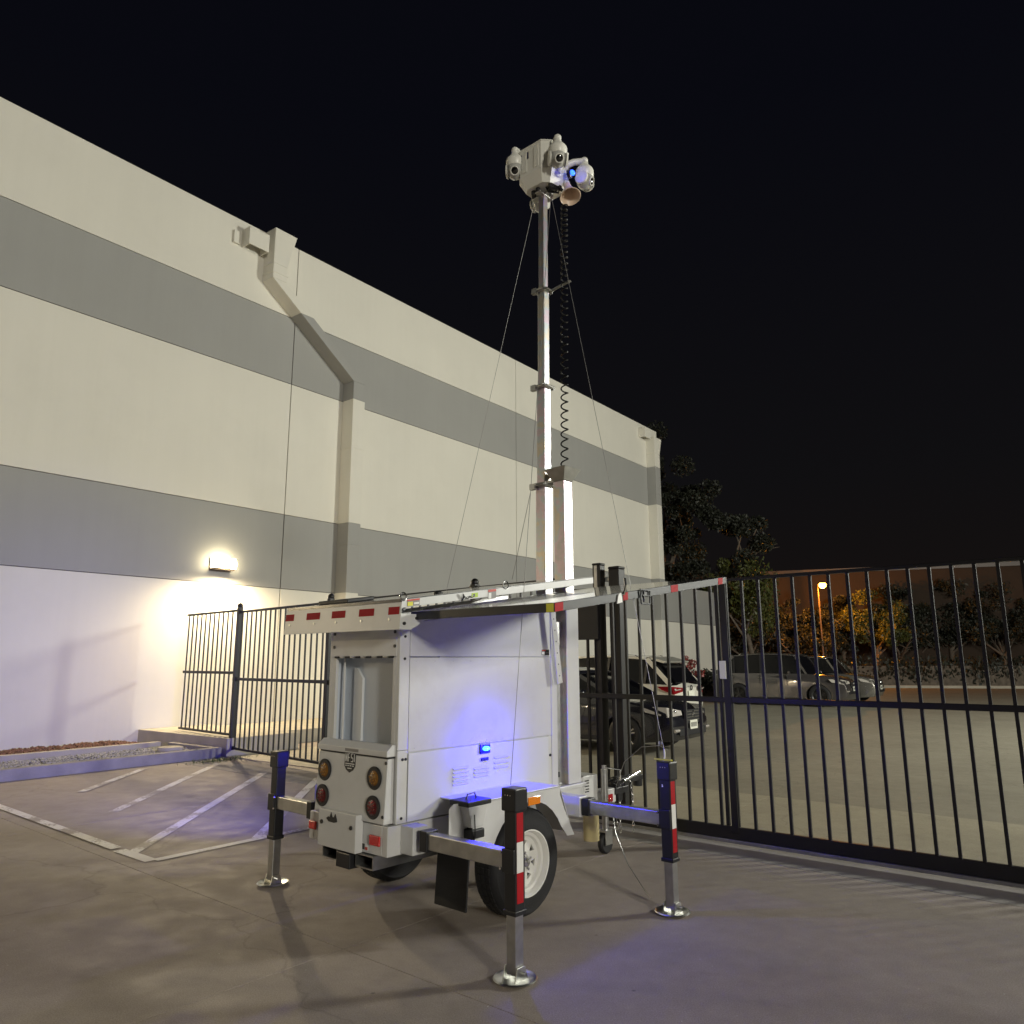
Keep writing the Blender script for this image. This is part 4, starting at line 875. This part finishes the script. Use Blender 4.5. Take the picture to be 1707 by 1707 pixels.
# ------------------------------------------------------------------ cars
def car(name, label, loc, rz, Lc, Wc, prof, zbelt, roof, body, dark=False, wheel_x=(.93, -1.0), rwh=.335, kind='suv', lens=(.8, .8, .8), wcol=None):
    o = thing(name, label, 'car', loc, rz, 'cars parked inside the yard')
    hw = Wc/2; fx = Lc/2
    xw = (fx-wheel_x[0], -fx-wheel_x[1]); ra = rwh+.055; zc = rwh
    zb = .20
    # side outline (x forward) going clockwise: bottom with arches, then rear, top, front
    pts = []
    for (cx_, ) in (): pass
    def arch(cx_):
        n_ = 12; a0 = math.asin(max(-1, (zb-zc)/ra)); res = []
        for i in range(n_+1):
            a = a0+(math.pi-2*a0)*i/n_; res.append((cx_+ra*math.cos(a), zc+ra*math.sin(a)))
        return res
    bottom = [(fx-.08, zb+.04)] + arch(xw[0]) + arch(xw[1]) + [(-fx+.08, zb+.06)]
    top = prof          # from rear to front
    outline = bottom+top
    sl_ = [-1, -.985, -.93, -.75, 0, .75, .93, .985, 1]; q = MB(); n_ = len(outline)
    for s_ in sl_:
        inset = {1: .0, .985: .0, .93: .0, .75: .0, 0: 0}[abs(s_)]
        a_ = abs(s_)
        for x_, z in outline:
            plan = 1-.16*max(0, (abs(x_)-fx*.70)/(fx*.30))**2.2
            tum = 1-.05*max(0, (z-.62)/.5) - .05*max(0, (.42-z)/.25)
            edge = .035 if a_ == 1 else (.010 if a_ == .985 else 0)
            zz_ = z - edge*(.9 if z > .6 else -.2)
            xx_ = x_*(1-.018*a_**3) - math.copysign(edge, x_)*(.6 if abs(x_) > fx*.9 else 0)
            crown = .022*(1-a_**2) if z > zbelt-.25 and a_ < .99 else 0
            q.v.append((xx_, s_*hw*plan*tum, zz_+crown))
    for j in range(len(sl_)-1):
        for i in range(n_): q.f.append((j*n_+i, j*n_+(i+1) % n_, (j+1)*n_+(i+1) % n_, (j+1)*n_+i))
    q.f.append(tuple(range(n_))); q.f.append(tuple(reversed(range((len(sl_)-1)*n_, len(sl_)*n_))))
    bo = q.build('body', body, o, smooth=True)
    # greenhouse of dark glass, painted roof and pillars
    q = MB(); gl = MB(); nr = len(roof); hb_ = hw*.93
    def rw(z, x_): return hb_*(1-.20*max(0, (z-zbelt))/(max(p[1] for p in roof)-zbelt))*(1-.10*(abs(x_)/fx)**2)
    for s_ in (-1, -.9, 0, .9, 1):
        for x_, z in roof: gl.v.append((x_, s_*rw(z, x_), z+(.03*(1-s_*s_) if z > zbelt+.2 else 0)-(.02 if abs(s_) == 1 and z > zbelt+.2 else 0)))
    for j in range(4):
        for i in range(nr): gl.f.append((j*nr+i, j*nr+(i+1) % nr, (j+1)*nr+(i+1) % nr, (j+1)*nr+i))
    gl.f.append(tuple(range(nr))); gl.f.append(tuple(reversed(range(4*nr, 5*nr))))
    gl.build('windows', car_glass, o, smooth=True)
    top_pts = [p for p in roof if p[1] > max(z for _, z in roof)-.14]; xs = [p[0] for p in top_pts]
    rp = MB(); k = 9; n2 = 0
    x0, x1 = min(xs), max(xs)
    def rz_(x_):
        pr = sorted(top_pts)
        for (xa_, za_), (xb_, zb_) in zip(pr[:-1], pr[1:]):
            if xa_ <= x_ <= xb_: return za_+(zb_-za_)*(x_-xa_)/(xb_-xa_+1e-9)
        return pr[0][1]
    for i in range(k+1):
        x_ = x0+(x1-x0)*i/k; z = rz_(x_)
        for s_ in (-1.03, -.92, 0, .92, 1.03): rp.v.append((x_, s_*rw(z, x_), z+.012+.03*(1-min(1, s_*s_))-(.035 if abs(s_) > 1 else 0)))
    for i in range(k):
        for j in range(4): rp.f.append((i*5+j, (i+1)*5+j, (i+1)*5+j+1, i*5+j+1))
    ro = rp.build('roof', body, o, smooth=True); md = ro.modifiers.new('t', 'SOLIDIFY'); md.thickness = .02; md.offset = 1
    # pillars
    rr = sorted(roof); 
    for s_ in (-1, 1):
        q = MB()
        def side_pt(x_, z, off=.012): return Vector((x_, s_*(rw(z, x_)+off), z))
        low = [p for p in roof if p[1] < zbelt+.06]; xl, xh = min(p[0] for p in low), max(p[0] for p in low)
        q.beam(side_pt(xl+.02, zbelt), side_pt(x0+.03, rz_(x0)), .03, .10, up=(1, 0, 0)); q.beam(side_pt(xh-.05, zbelt), side_pt(x1, rz_(x1)-.01), .03, .07, up=(1, 0, 0))
        q.build('pillar', body, o)
        q = MB(); xm = (x0+x1)/2-.1
        for xx in (xm, xm-1.02 if kind == 'suv' else xm-.9): MB().beam(side_pt(xx+.03, zbelt, .004), side_pt(xx-.02, rz_(xm)-.03, .004), .02, .07, up=(1, 0, 0)).build('door_pillar', black_plastic, o)
        
        if kind == 'suv':
            MB().tube([(x0+.25, s_*rw(1.6, 0)*.93, rz_(x0+.25)+.02), (x0+.35, s_*rw(1.6, 0)*.93, rz_(x0+.3)+.06), (x1-.25, s_*rw(1.6, 0)*.93, rz_(x1-.2)+.06), (x1-.12, s_*rw(1.6, 0)*.93, rz_(x1-.12)+.02)], .014).build('roof_rail', chrome, o)
        # mirror, handles, sills
        MB().sphere((xh-.62, s_*(hw+.07), zbelt+.07), .09, 10, sq=(.6, 1, .75)).build('mirror', body, o, smooth=True)
        for xx in (xm-.10, xm-1.08): MB().tube([(xx, s_*(hw*.985), zbelt-.13), (xx+.03, s_*(hw+.012), zbelt-.125), (xx+.14, s_*(hw+.012), zbelt-.12), (xx+.17, s_*(hw*.985), zbelt-.12)], .009).build('door_handle', chrome, o, smooth=True)
        MB().box(xw[1]+ra+.02, xw[0]-ra-.02, s_*(hw*.93), s_*(hw+.002), .215, .30).build('sill', black_plastic, o, bevel=.01)
        for xx in (xm+.0, xm-1.02 if kind == 'suv' else xm-.95, xm+.98): MB().box(xx-.004, xx+.004, s_*(hw*.9), s_*(hw*.992), .32, zbelt-.04).build('door_gap', black_plastic, o)
    # arch liners and wheels
    MB().box(xw[0]-ra*.95, xw[0]+ra*.95, -hw*.80, hw*.80, zb+.05, zc+ra*.8).build('wheel_well', black_plastic, o)
    MB().box(xw[1]-ra*.95, xw[1]+ra*.95, -hw*.80, hw*.80, zb+.05, zc+ra*.8).build('wheel_well', black_plastic, o)
    for cx_ in xw:
        for s_ in (-1, 1):
            yo = s_*(hw-.015)
            wl_ = MB().lathe([(0, rwh*.66), (.006, rwh*.75), (0, rwh*.92), (-.02, rwh*.985), (-.05, rwh), (-.17, rwh), (-.20, rwh*.95), (-.20, rwh*.6)], (cx_, yo, rwh), (0, s_, 0), 36).build('wheel', rubber, o, smooth=True)
            q = MB(); q.lathe([(.0, rwh*.665), (.004, rwh*.67), (-.02, rwh*.61), (-.09, rwh*.60)], (cx_, yo, rwh), (0, s_, 0), 36)
            for k_ in range(5):
                for dd in (-.12, .12):
                    a = 2*math.pi*k_/5+.35+dd; q.beam((cx_+.05*math.cos(a), yo-s_*.025, rwh+.05*math.sin(a)), (cx_+rwh*.63*math.cos(a+dd*.3), yo-s_*.016, rwh+rwh*.63*math.sin(a+dd*.3)), .016, .026, up=(-math.sin(a), 0, math.cos(a)))
            q.cyl((cx_, yo-s_*.05, rwh), (cx_, yo-s_*.012, rwh), .05, n=16)
            q.build('rim', wcol or alloy, wl_, smooth=True)
            MB().lathe([(-.10, rwh*.6), (-.10, .01)], (cx_, yo, rwh), (0, s_, 0), 20).build('brake_disc', black_metal, wl_)
    return o, fx, hw
car_glass = mat('car_glass', (0.004, 0.004, 0.005), 0.10, spec=0.22)
dark_rim = mat('dark_alloy_wheel', (0.06, 0.06, 0.06), 0.3, metal=0.6)
alloy = mat('alloy_wheel', (0.55, 0.55, 0.56), 0.25, metal=1.0)
paint_black = mat('black_car_paint', (0.010, 0.010, 0.014), 0.22, coat=1.0)
paint_gray = mat('grey_car_paint', (0.10, 0.092, 0.09), 0.20, metal=0.55, coat=1.0)
paint_white = mat('white_car_paint', (0.66, 0.64, 0.56), 0.28, coat=1.0)
paint_silver = mat('silver_car_paint', (0.30, 0.285, 0.25), 0.20, metal=0.7, coat=1.0)
head_glass = mat('headlamp_glass', (0.60, 0.56, 0.50), 0.12, coat=1.0, metal=0.3)
tail_red = mat('tail_lamp_red', (0.20, 0.006, 0.010), 0.12, coat=1.0)
plate_m = mat('number_plate', (0.72, 0.72, 0.62), 0.4)
def suv_prof(f): return [(-f, .62), (-f+.02, .98), (-f+.14, 1.08), (-f+.9, 1.10), (f-1.45, 1.10), (f-1.0, 1.06), (f-.35, .96), (f-.10, .84), (f-.02, .66), (f, .42)]
def sed_prof(f): return [(-f, .60), (-f+.03, .90), (-f+.16, 1.00), (-f+1.0, 1.00), (f-1.5, .97), (f-1.05, .94), (f-.40, .83), (f-.12, .72), (f-.02, .58), (f, .40)]
RC = RW-R(90)     # nose pointing away from the warehouse
f_ = 2.41
suv_roof = [(-f_+.12, 1.06), (-f_+.45, 1.50), (-f_+.75, 1.66), (-.6, 1.73), (.35, 1.70), (.70, 1.62), (f_-1.28, 1.06)]
def front_kit(o, fx, hw, z, grille=True, plate=True, body=None, hl=.42):
    for s_ in (-1, 1):
        q = MB(); y0, y1 = s_*hw*.42, s_*hw*.90
        q.add([(fx-.085, y0, z-.06), (fx-.045, y0, z-.10), (fx-.22, y1, z-.09), (fx-.50, y1*1.035, z+.03), (fx-.46, y1*.99, z+.055), (fx-.24, s_*hw*.72, z+.03)],
              [(0, 1, 2, 5), (2, 3, 4, 5)])
        q = MB().add([(fx-.03, y0, z-.105), (fx-.05, y0, z-.03), (fx-.17, s_*hw*.80, z+.035), (fx-.60, y1*1.06, z+.05), (fx-.50, y1*1.09, z-.05), (fx-.115, s_*hw*.86, z-.13),
                      (fx-.12, y0, z-.105), (fx-.12, y0, z-.03), (fx-.3, s_*hw*.70, z+.02), (fx-.60, y1*.95, z+.03), (fx-.50, y1*.95, z-.05), (fx-.25, s_*hw*.75, z-.12)],
                     [(0, 1, 2, 5), (2, 3, 4, 5), (1, 7, 8, 2), (2, 8, 9, 3), (0, 5, 11, 6), (5, 4, 10, 11), (3, 9, 10, 4), (0, 6, 7, 1)])
        h_ = q.build('headlamp', head_glass, o)
        for k_ in range(2): MB().sphere((fx-.10-.06*k_, s_*hw*(.60+.14*k_), z-.045), .042, 10, sq=(.8, 1, .8)).build('lamp_projector', chrome, h_, smooth=True)
        MB().tube([(fx-.02, s_*hw*.62, z-.36), (fx-.03, s_*hw*.80, z-.36)], .03).build('fog_lamp', head_glass, o)
    MB().prism([(-hw*.34, z-.02), (hw*.34, z-.02), (hw*.28, z-.26), (-hw*.28, z-.26)], fx-.04, fx+.006, 'x').build('grille', black_plastic, o, bevel=.01)
    q = MB()
    for k_ in range(4): q.beam((fx+.009, -hw*.31, z-.05-.05*k_), (fx+.009, hw*.31, z-.05-.05*k_), .006, .008)
    q.build('grille_bars', chrome, o)
    MB().tube([(fx+.016, .05*math.cos(a), z-.10+.05*math.sin(a)) for a in [i*math.pi/8 for i in range(17)]], .007).build('badge', chrome, o)
    MB().box(fx-.02, fx+.002, -hw*.62, hw*.62, z-.46, z-.34).build('lower_intake', black_plastic, o, bevel=.01)
    if plate:
        p = MB().box(fx+.010, fx+.018, -.155, .155, z-.36, z-.205).build('number_plate', plate_m, o, bevel=.003)
        q = MB()
        for k_ in range(6): q.box(fx+.0185, fx+.0195, -.125+.043*k_, -.100+.043*k_, z-.32, z-.245)
        q.build('plate_characters', ink, p)
c1 = WP(13.25, 5.98+2.4); o, fx, hw = car('parked_car', 'black sedan nose out behind the gate beside the trailer', c1, RC, 4.8, 1.80, sed_prof(2.4), .97, [(-2.0, .97), (-1.35, 1.36), (-.75, 1.46), (.05, 1.44), (.45, 1.36), (1.28, .94)], paint_black, kind='sedan')
front_kit(o, fx, hw, .78)
c2 = WP(17.03, 7.7+2.35); o, fx, hw = car('parked_car', 'white suv parked rear out beyond the black sedan', c2, RC+math.pi, 4.7, 1.85, suv_prof(2.35), 1.07, [(x_*.975, z) for x_, z in suv_roof], paint_white)
# rear of the white car
for s_ in (-1, 1):
    q = MB().add([(-fx-.012, s_*hw*.42, 1.0), (-fx-.012, s_*hw*.42, .93), (-fx+.05, s_*hw*.86, .86), (-fx+.30, s_*hw*.975, .96), (-fx+.42, s_*hw*.99, 1.04), (-fx+.10, s_*hw*.90, 1.04),
                  (-fx+.1, s_*hw*.42, 1.0), (-fx+.1, s_*hw*.42, .93), (-fx+.15, s_*hw*.78, .86), (-fx+.30, s_*hw*.88, .96), (-fx+.42, s_*hw*.9, 1.04), (-fx+.15, s_*hw*.80, 1.04)],
                 [(0, 1, 2, 5), (2, 3, 4, 5), (0, 5, 11, 6), (5, 4, 10, 11), (1, 7, 8, 2), (2, 8, 9, 3), (3, 9, 10, 4)]).build('tail_lamp', tail_red, o)
    MB().tube([(-fx-.004, s_*hw*.60, .975), (-fx+.045, s_*hw*.82, .95), (-fx+.035, s_*hw*.86, .985)], .012).build('tail_lamp_strip', head_glass, o)
MB().prism([(-fx+.09, 1.12), (-fx+.115, 1.10), (-fx+.43, 1.50), (-fx+.40, 1.53)], -hw*.66, hw*.66, 'y').build('rear_window', car_glass, o, bevel=.02)
MB().prism([(-fx+.36, 1.56), (-fx+.30, 1.60), (-fx+.75, 1.72), (-fx+.75, 1.66)], -hw*.70, hw*.70, 'y').build('roof_spoiler', paint_white, o, bevel=.01)
MB().tube([(-fx-.012, .05*math.cos(a), 1.0+.05*math.sin(a)) for a in [i*math.pi/8 for i in range(17)]], .012).build('badge', black_plastic, o)
p = MB().box(-fx-.016, -fx-.004, -.155, .155, .80, .93).build('number_plate', plate_m, o, bevel=.003)
MB().box(-fx-.006, -fx+.02, -hw*.80, hw*.80, .26, .50).build('bumper_insert', black_plastic, o, bevel=.02)
c3 = WP(28.95, 6.95+2.42); o, fx, hw = car('parked_car', 'dark grey suv seen side on behind the gate', c3, RC, 4.84, 1.90, [(x_, z*1.04) for x_, z in suv_prof(2.42)], 1.11, [(x_, z*1.06) for x_, z in suv_roof], paint_gray, rwh=.38, wcol=dark_rim)
front_kit(o, fx, hw, .90)
c4 = WP(32.2, 6.75+2.42); o, fx, hw = car('parked_car', 'silver suv mostly hidden behind the dark grey suv', c4, RC, 4.84, 1.90, suv_prof(2.42), 1.07, suv_roof, paint_silver, rwh=.36, wcol=dark_rim)
front_kit(o, fx, hw, .86)

# ------------------------------------------------------------------ vegetation
def leaves(n, pts, spread, size, seed):
    rnd = random.Random(seed); b = MB()
    for i in range(n):
        c, rr = pts[rnd.randrange(len(pts))]
        # points on and inside a lumpy ball
        v = Vector((rnd.gauss(0, 1), rnd.gauss(0, 1), rnd.gauss(0, 1))).normalized()*rr*(rnd.random()**.4)
        p = Vector(c)+Vector((v.x, v.y, v.z*.8)); s_ = size*rnd.uniform(.5, 1.3)
        a = Vector((rnd.gauss(0, 1), rnd.gauss(0, 1), rnd.gauss(0, .6))).normalized(); q = a.orthogonal().normalized(); d_ = a.cross(q)
        an = rnd.uniform(0, 6.28); e1 = q*math.cos(an)+d_*math.sin(an); e2 = a.cross(e1)
        b.add([p-e1*s_, p+e2*s_*.45, p+e1*s_, p-e2*s_*.45], [(0, 1, 2, 3)])
    return b
def tree(name, label, loc, h, rad, n, size, m_, seed, trunk_h=.4, lean=0.0, group='trees beyond the yard', thick=.03, sparse=1.0):
    rnd = random.Random(seed); o = thing(name, label, 'tree', loc, 0, group); tips = []
    tk = MB(); th = h*trunk_h
    tk.tube([(0, 0, -.05), (lean*.3, 0, th*.4), (lean*.7, rnd.uniform(-.1, .1), th*.8), (lean, 0, th)], [h*thick, h*thick*.8, h*thick*.68, h*thick*.6], 9)
    for i in range(7):
        a = i*2.4+rnd.uniform(-.4, .4); el = rnd.uniform(.5, 1.25); ln = min(h*(1-trunk_h)*rnd.uniform(.45, .75), rad*.95/max(.25, math.cos(el)))
        p0 = Vector((lean, 0, th*rnd.uniform(.75, 1.0))); d_ = Vector((math.cos(a)*math.cos(el), math.sin(a)*math.cos(el), math.sin(el)))
        p1 = p0+d_*ln*.5+Vector((0, 0, ln*.05)); p2 = p0+d_*ln+Vector((rnd.uniform(-.3, .3), rnd.uniform(-.3, .3), ln*.1))
        tk.tube([p0, p1, p2], [h*thick*.42, h*thick*.26, h*thick*.08], 6)
        for k in range(3):
            b0 = p0.lerp(p2, rnd.uniform(.4, .9)); b1 = b0+Vector((rnd.gauss(0, 1), rnd.gauss(0, 1), rnd.gauss(.4, .6))).normalized()*ln*.35
            tk.tube([b0, b0.lerp(b1, .5)+Vector((0, 0, .05)), b1], [h*thick*.16, h*thick*.1, h*thick*.03], 5); tips.append(b1)
        tips.append(p2)
    tk.build('trunk', bark, o, smooth=True)
    blobs = []
    for t_ in tips:
        d_ = Vector((t_.x-lean, t_.y, t_.z-h*.68)); dd = Vector((d_.x/rad, d_.y/rad, d_.z/(h*.36))).length
        if dd > 1: d_ = d_/dd
        blobs.append((Vector((lean, 0, h*.68))+d_, rad*rnd.uniform(.16, .36)*sparse))
    for i in range(16):
        v = Vector((rnd.gauss(0, 1), rnd.gauss(0, 1), rnd.gauss(0, 1))).normalized(); blobs.append((Vector((lean+v.x*rad*.75, v.y*rad*.75, h*.68+v.z*h*.24)), rad*rnd.uniform(.14, .32)*sparse))
    leaves(n, blobs, 1, size, seed).build('crown', m_, o, fix=False)
    return o
def at(px, py_dir, dist): pass
tree('tall_tree', 'tall dark tree rising behind the end of the warehouse', (9.9, 50, 0), 18.6, 2.9, 24000, .11, leaf, 3, .3)
tree('tall_tree', 'broad dark tree right of the warehouse corner', (12.6, 47, 0), 13.4, 3.1, 24000, .11, leaf, 5, .3)
tree('branching_tree', 'mid sized tree with pale forked trunk above the grey suv', (14.0, 44, 0), 8.3, 2.1, 6000, .11, leaf_y, 8, .42, lean=-.6, thick=.022)
tree('street_tree', 'tree left of the orange street lamp', (20.5, 55.5, 0), 6.3, 1.8, 7000, .11, leaf, 11, .35)
tree('street_tree', 'small dark tree standing right below the orange street lamp', (22.0, 54.0, 0), 5.3, 1.6, 6000, .10, leaf, 12, .35)
tree('street_tree', 'yellow green tree farther right of the orange street lamp', (25.2, 53, 0), 6.6, 2.2, 9000, .11, leaf_y, 14, .35)
tree('street_tree', 'dark tree just right of the orange street lamp', (24.2, 56, 0), 6.6, 1.7, 6000, .11, leaf, 23, .35)
tree('street_tree', 'rightmost tree along the street', (31.5, 55, 0), 7.5, 2.8, 9000, .12, leaf, 17, .35)
tree('street_tree', 'low tree between the dark trees and the street lamp', (17.4, 56, 0), 6.8, 2.4, 8000, .12, leaf, 19, .35)
for k_, (x_, y_, h_, r_, lb) in enumerate(((19.0, 58.0, 5.6, 2.0, 'dark tree filling the gap left of the lamp near the far building'), (22.6, 56.6, 5.2, 1.9, 'dark tree behind the lamp pole near the far building'),
        (27.6, 54.6, 7.2, 2.4, 'dark tree between the yellow green tree and the rightmost tree'), (29.6, 56.4, 6.2, 2.2, 'dark tree partly hidden behind its neighbours on the far right'),
        (34.0, 53.0, 7.0, 2.6, 'dark tree at the very right end of the street row'), (16.2, 52.6, 6.2, 2.2, 'dark rounded tree right behind the pale forked tree'))):
    tree('street_tree', lb, (x_, y_, 0), h_, r_, 6500, .12, leaf, 31+k_, .28)
rs = thing('red_shrub', 'small reddish shrub between the white suv and the grey suv', 'shrub', WP(23.7, 10.8), 0)
leaves(420, [((0, 0, 1.25), .30), ((.18, .1, 1.5), .20), ((-.2, 0, 1.45), .22), ((.35, -.1, 1.2), .18), ((0, .1, 1.65), .14)], 1, .06, 5).build('crown', leaf_red, rs, fix=False)
MB().tube([(0, 0, 0), (.02, 0, .5), (0, 0, 1.2)], [.03, .025, .015]).build('trunk', bark, rs)
hg = thing('hedge', 'low dark hedge at the foot of the warehouse wing', 'hedge', WP(27, 13.6), RW)
leaves(7000, [((x_*.55-4, random.uniform(-.2, .2), .75), .62) for x_ in range(19)], 1, .07, 9).build('foliage', leaf, hg, fix=False)
MB().box(-4.4, 6.3, -.25, .25, -.02, .8).build('hedge_core', bark, hg)
hg2 = thing('hedge', 'long low dark hedge along the street behind the parked cars', 'hedge', (30, 47, 0), R(-14)); hg2.scale = (1, 1, 1.5)
leaves(9000, [((x_*.9-16, random.uniform(-.3, .3), .65), .75) for x_ in range(36)], 1, .12, 19).build('foliage', leaf, hg2, fix=False)
MB().box(-16.5, 16.5, -.3, .3, -.02, .8).build('hedge_core', bark, hg2)

# ------------------------------------------------------------------ street behind
kb = MB().box(-30, 60, 0, .18, -.03, .14).build('street_kerb', conc_walk, loc=(22, 44.4, 0), bevel=.02); kb.rotation_euler = (0, 0, R(-14)); tag(kb, kind='structure')
fb = thing('far_building', 'low tan building lit orange by the street lamp behind the trees', 'building', (25, 57.5, 0), R(-20))
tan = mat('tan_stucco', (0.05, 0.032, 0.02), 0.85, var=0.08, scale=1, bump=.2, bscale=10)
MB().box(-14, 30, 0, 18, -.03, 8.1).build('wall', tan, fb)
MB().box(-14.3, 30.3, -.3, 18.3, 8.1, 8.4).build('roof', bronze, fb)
sl_ = thing('street_lamp', 'glowing orange street lamp among the trees', 'street lamp', (21.3, 52.6, 0), 0)
MB().cyl((0, 0, -.02), (0, 0, 6.6), .09, .05, 12).build('pole', bronze, sl_, smooth=True)
MB().tube([(0, 0, 6.5), (-.1, -.3, 6.75), (-.15, -.9, 6.75)], .035).build('arm', bronze, sl_)
MB().sphere((-.16, -1.15, 6.74), .3, 12, sq=(.6, 1, .35)).build('lamp_housing', bronze, sl_, smooth=True)
MB().sphere((-.16, -1.2, 6.58), .24, 12, sq=(1, 1.2, .9)).build('lamp_globe', sodium_glass, sl_, smooth=True)
lamp('lamp_glow', 'POINT', P_SODIUM, (1.0, 0.34, 0.03), sl_, (-.16, -1.2, 6.35), .12)

# ------------------------------------------------------------------ car park floodlight poles that light the place (behind and right of the camera); the tall far one is added
def light_pole(loc, h, toward_pt, power, col, label, rad=.16):
    o = thing('car_park_light', label, 'light pole', loc, 0, 'car park floodlights')
    MB().cyl((0, 0, 0), (0, 0, .6), .28, n=20).build('concrete_base', conc_walk, o, bevel=.02)
    MB().cyl((0, 0, .6), (0, 0, h+.1), .09, .06, 12).build('pole', bronze, o, smooth=True)
    d = (Vector(toward_pt)-Vector(loc)); d.z = 0; d.normalize()
    MB().beam(d*.05+Vector((0, 0, h+.06)), d*.55+Vector((0, 0, h+.06)), .06, .06).build('arm', bronze, o)
    MB().beam(d*.5+Vector((0, 0, h+.08)), d*1.05+Vector((0, 0, h+.08)), .40, .10).build('luminaire', bronze, o, bevel=.02)
    MB().beam(d*.55+Vector((0, 0, h+.02)), d*1.0+Vector((0, 0, h+.02)), .32, .016).build('luminaire_lens', pole_led, o)
    lamp('lamp_glow', 'POINT', power, col, o, d*.78+Vector((0, 0, h-.12)), rad)
light_pole((10.6, -12.7, 0), 7.2, (0, 6, 0), P_POLE_A, (1.0, 0.95, 0.84), 'floodlight pole behind the camera')
light_pole((20.6, 9.9, 0), 7.4, (0, 6, 0), P_POLE_B, (0.98, 0.98, 0.88), 'floodlight pole in the yard right of the gate', 1.1)
light_pole((25, -45, 0), 13.0, (0, 6, 0), P_FILL_POLE_C, (1.0, 0.96, 0.84), 'added unseen floodlight pole far behind the camera', 2.4)  # added lamp, never in view, to light the wall evenly
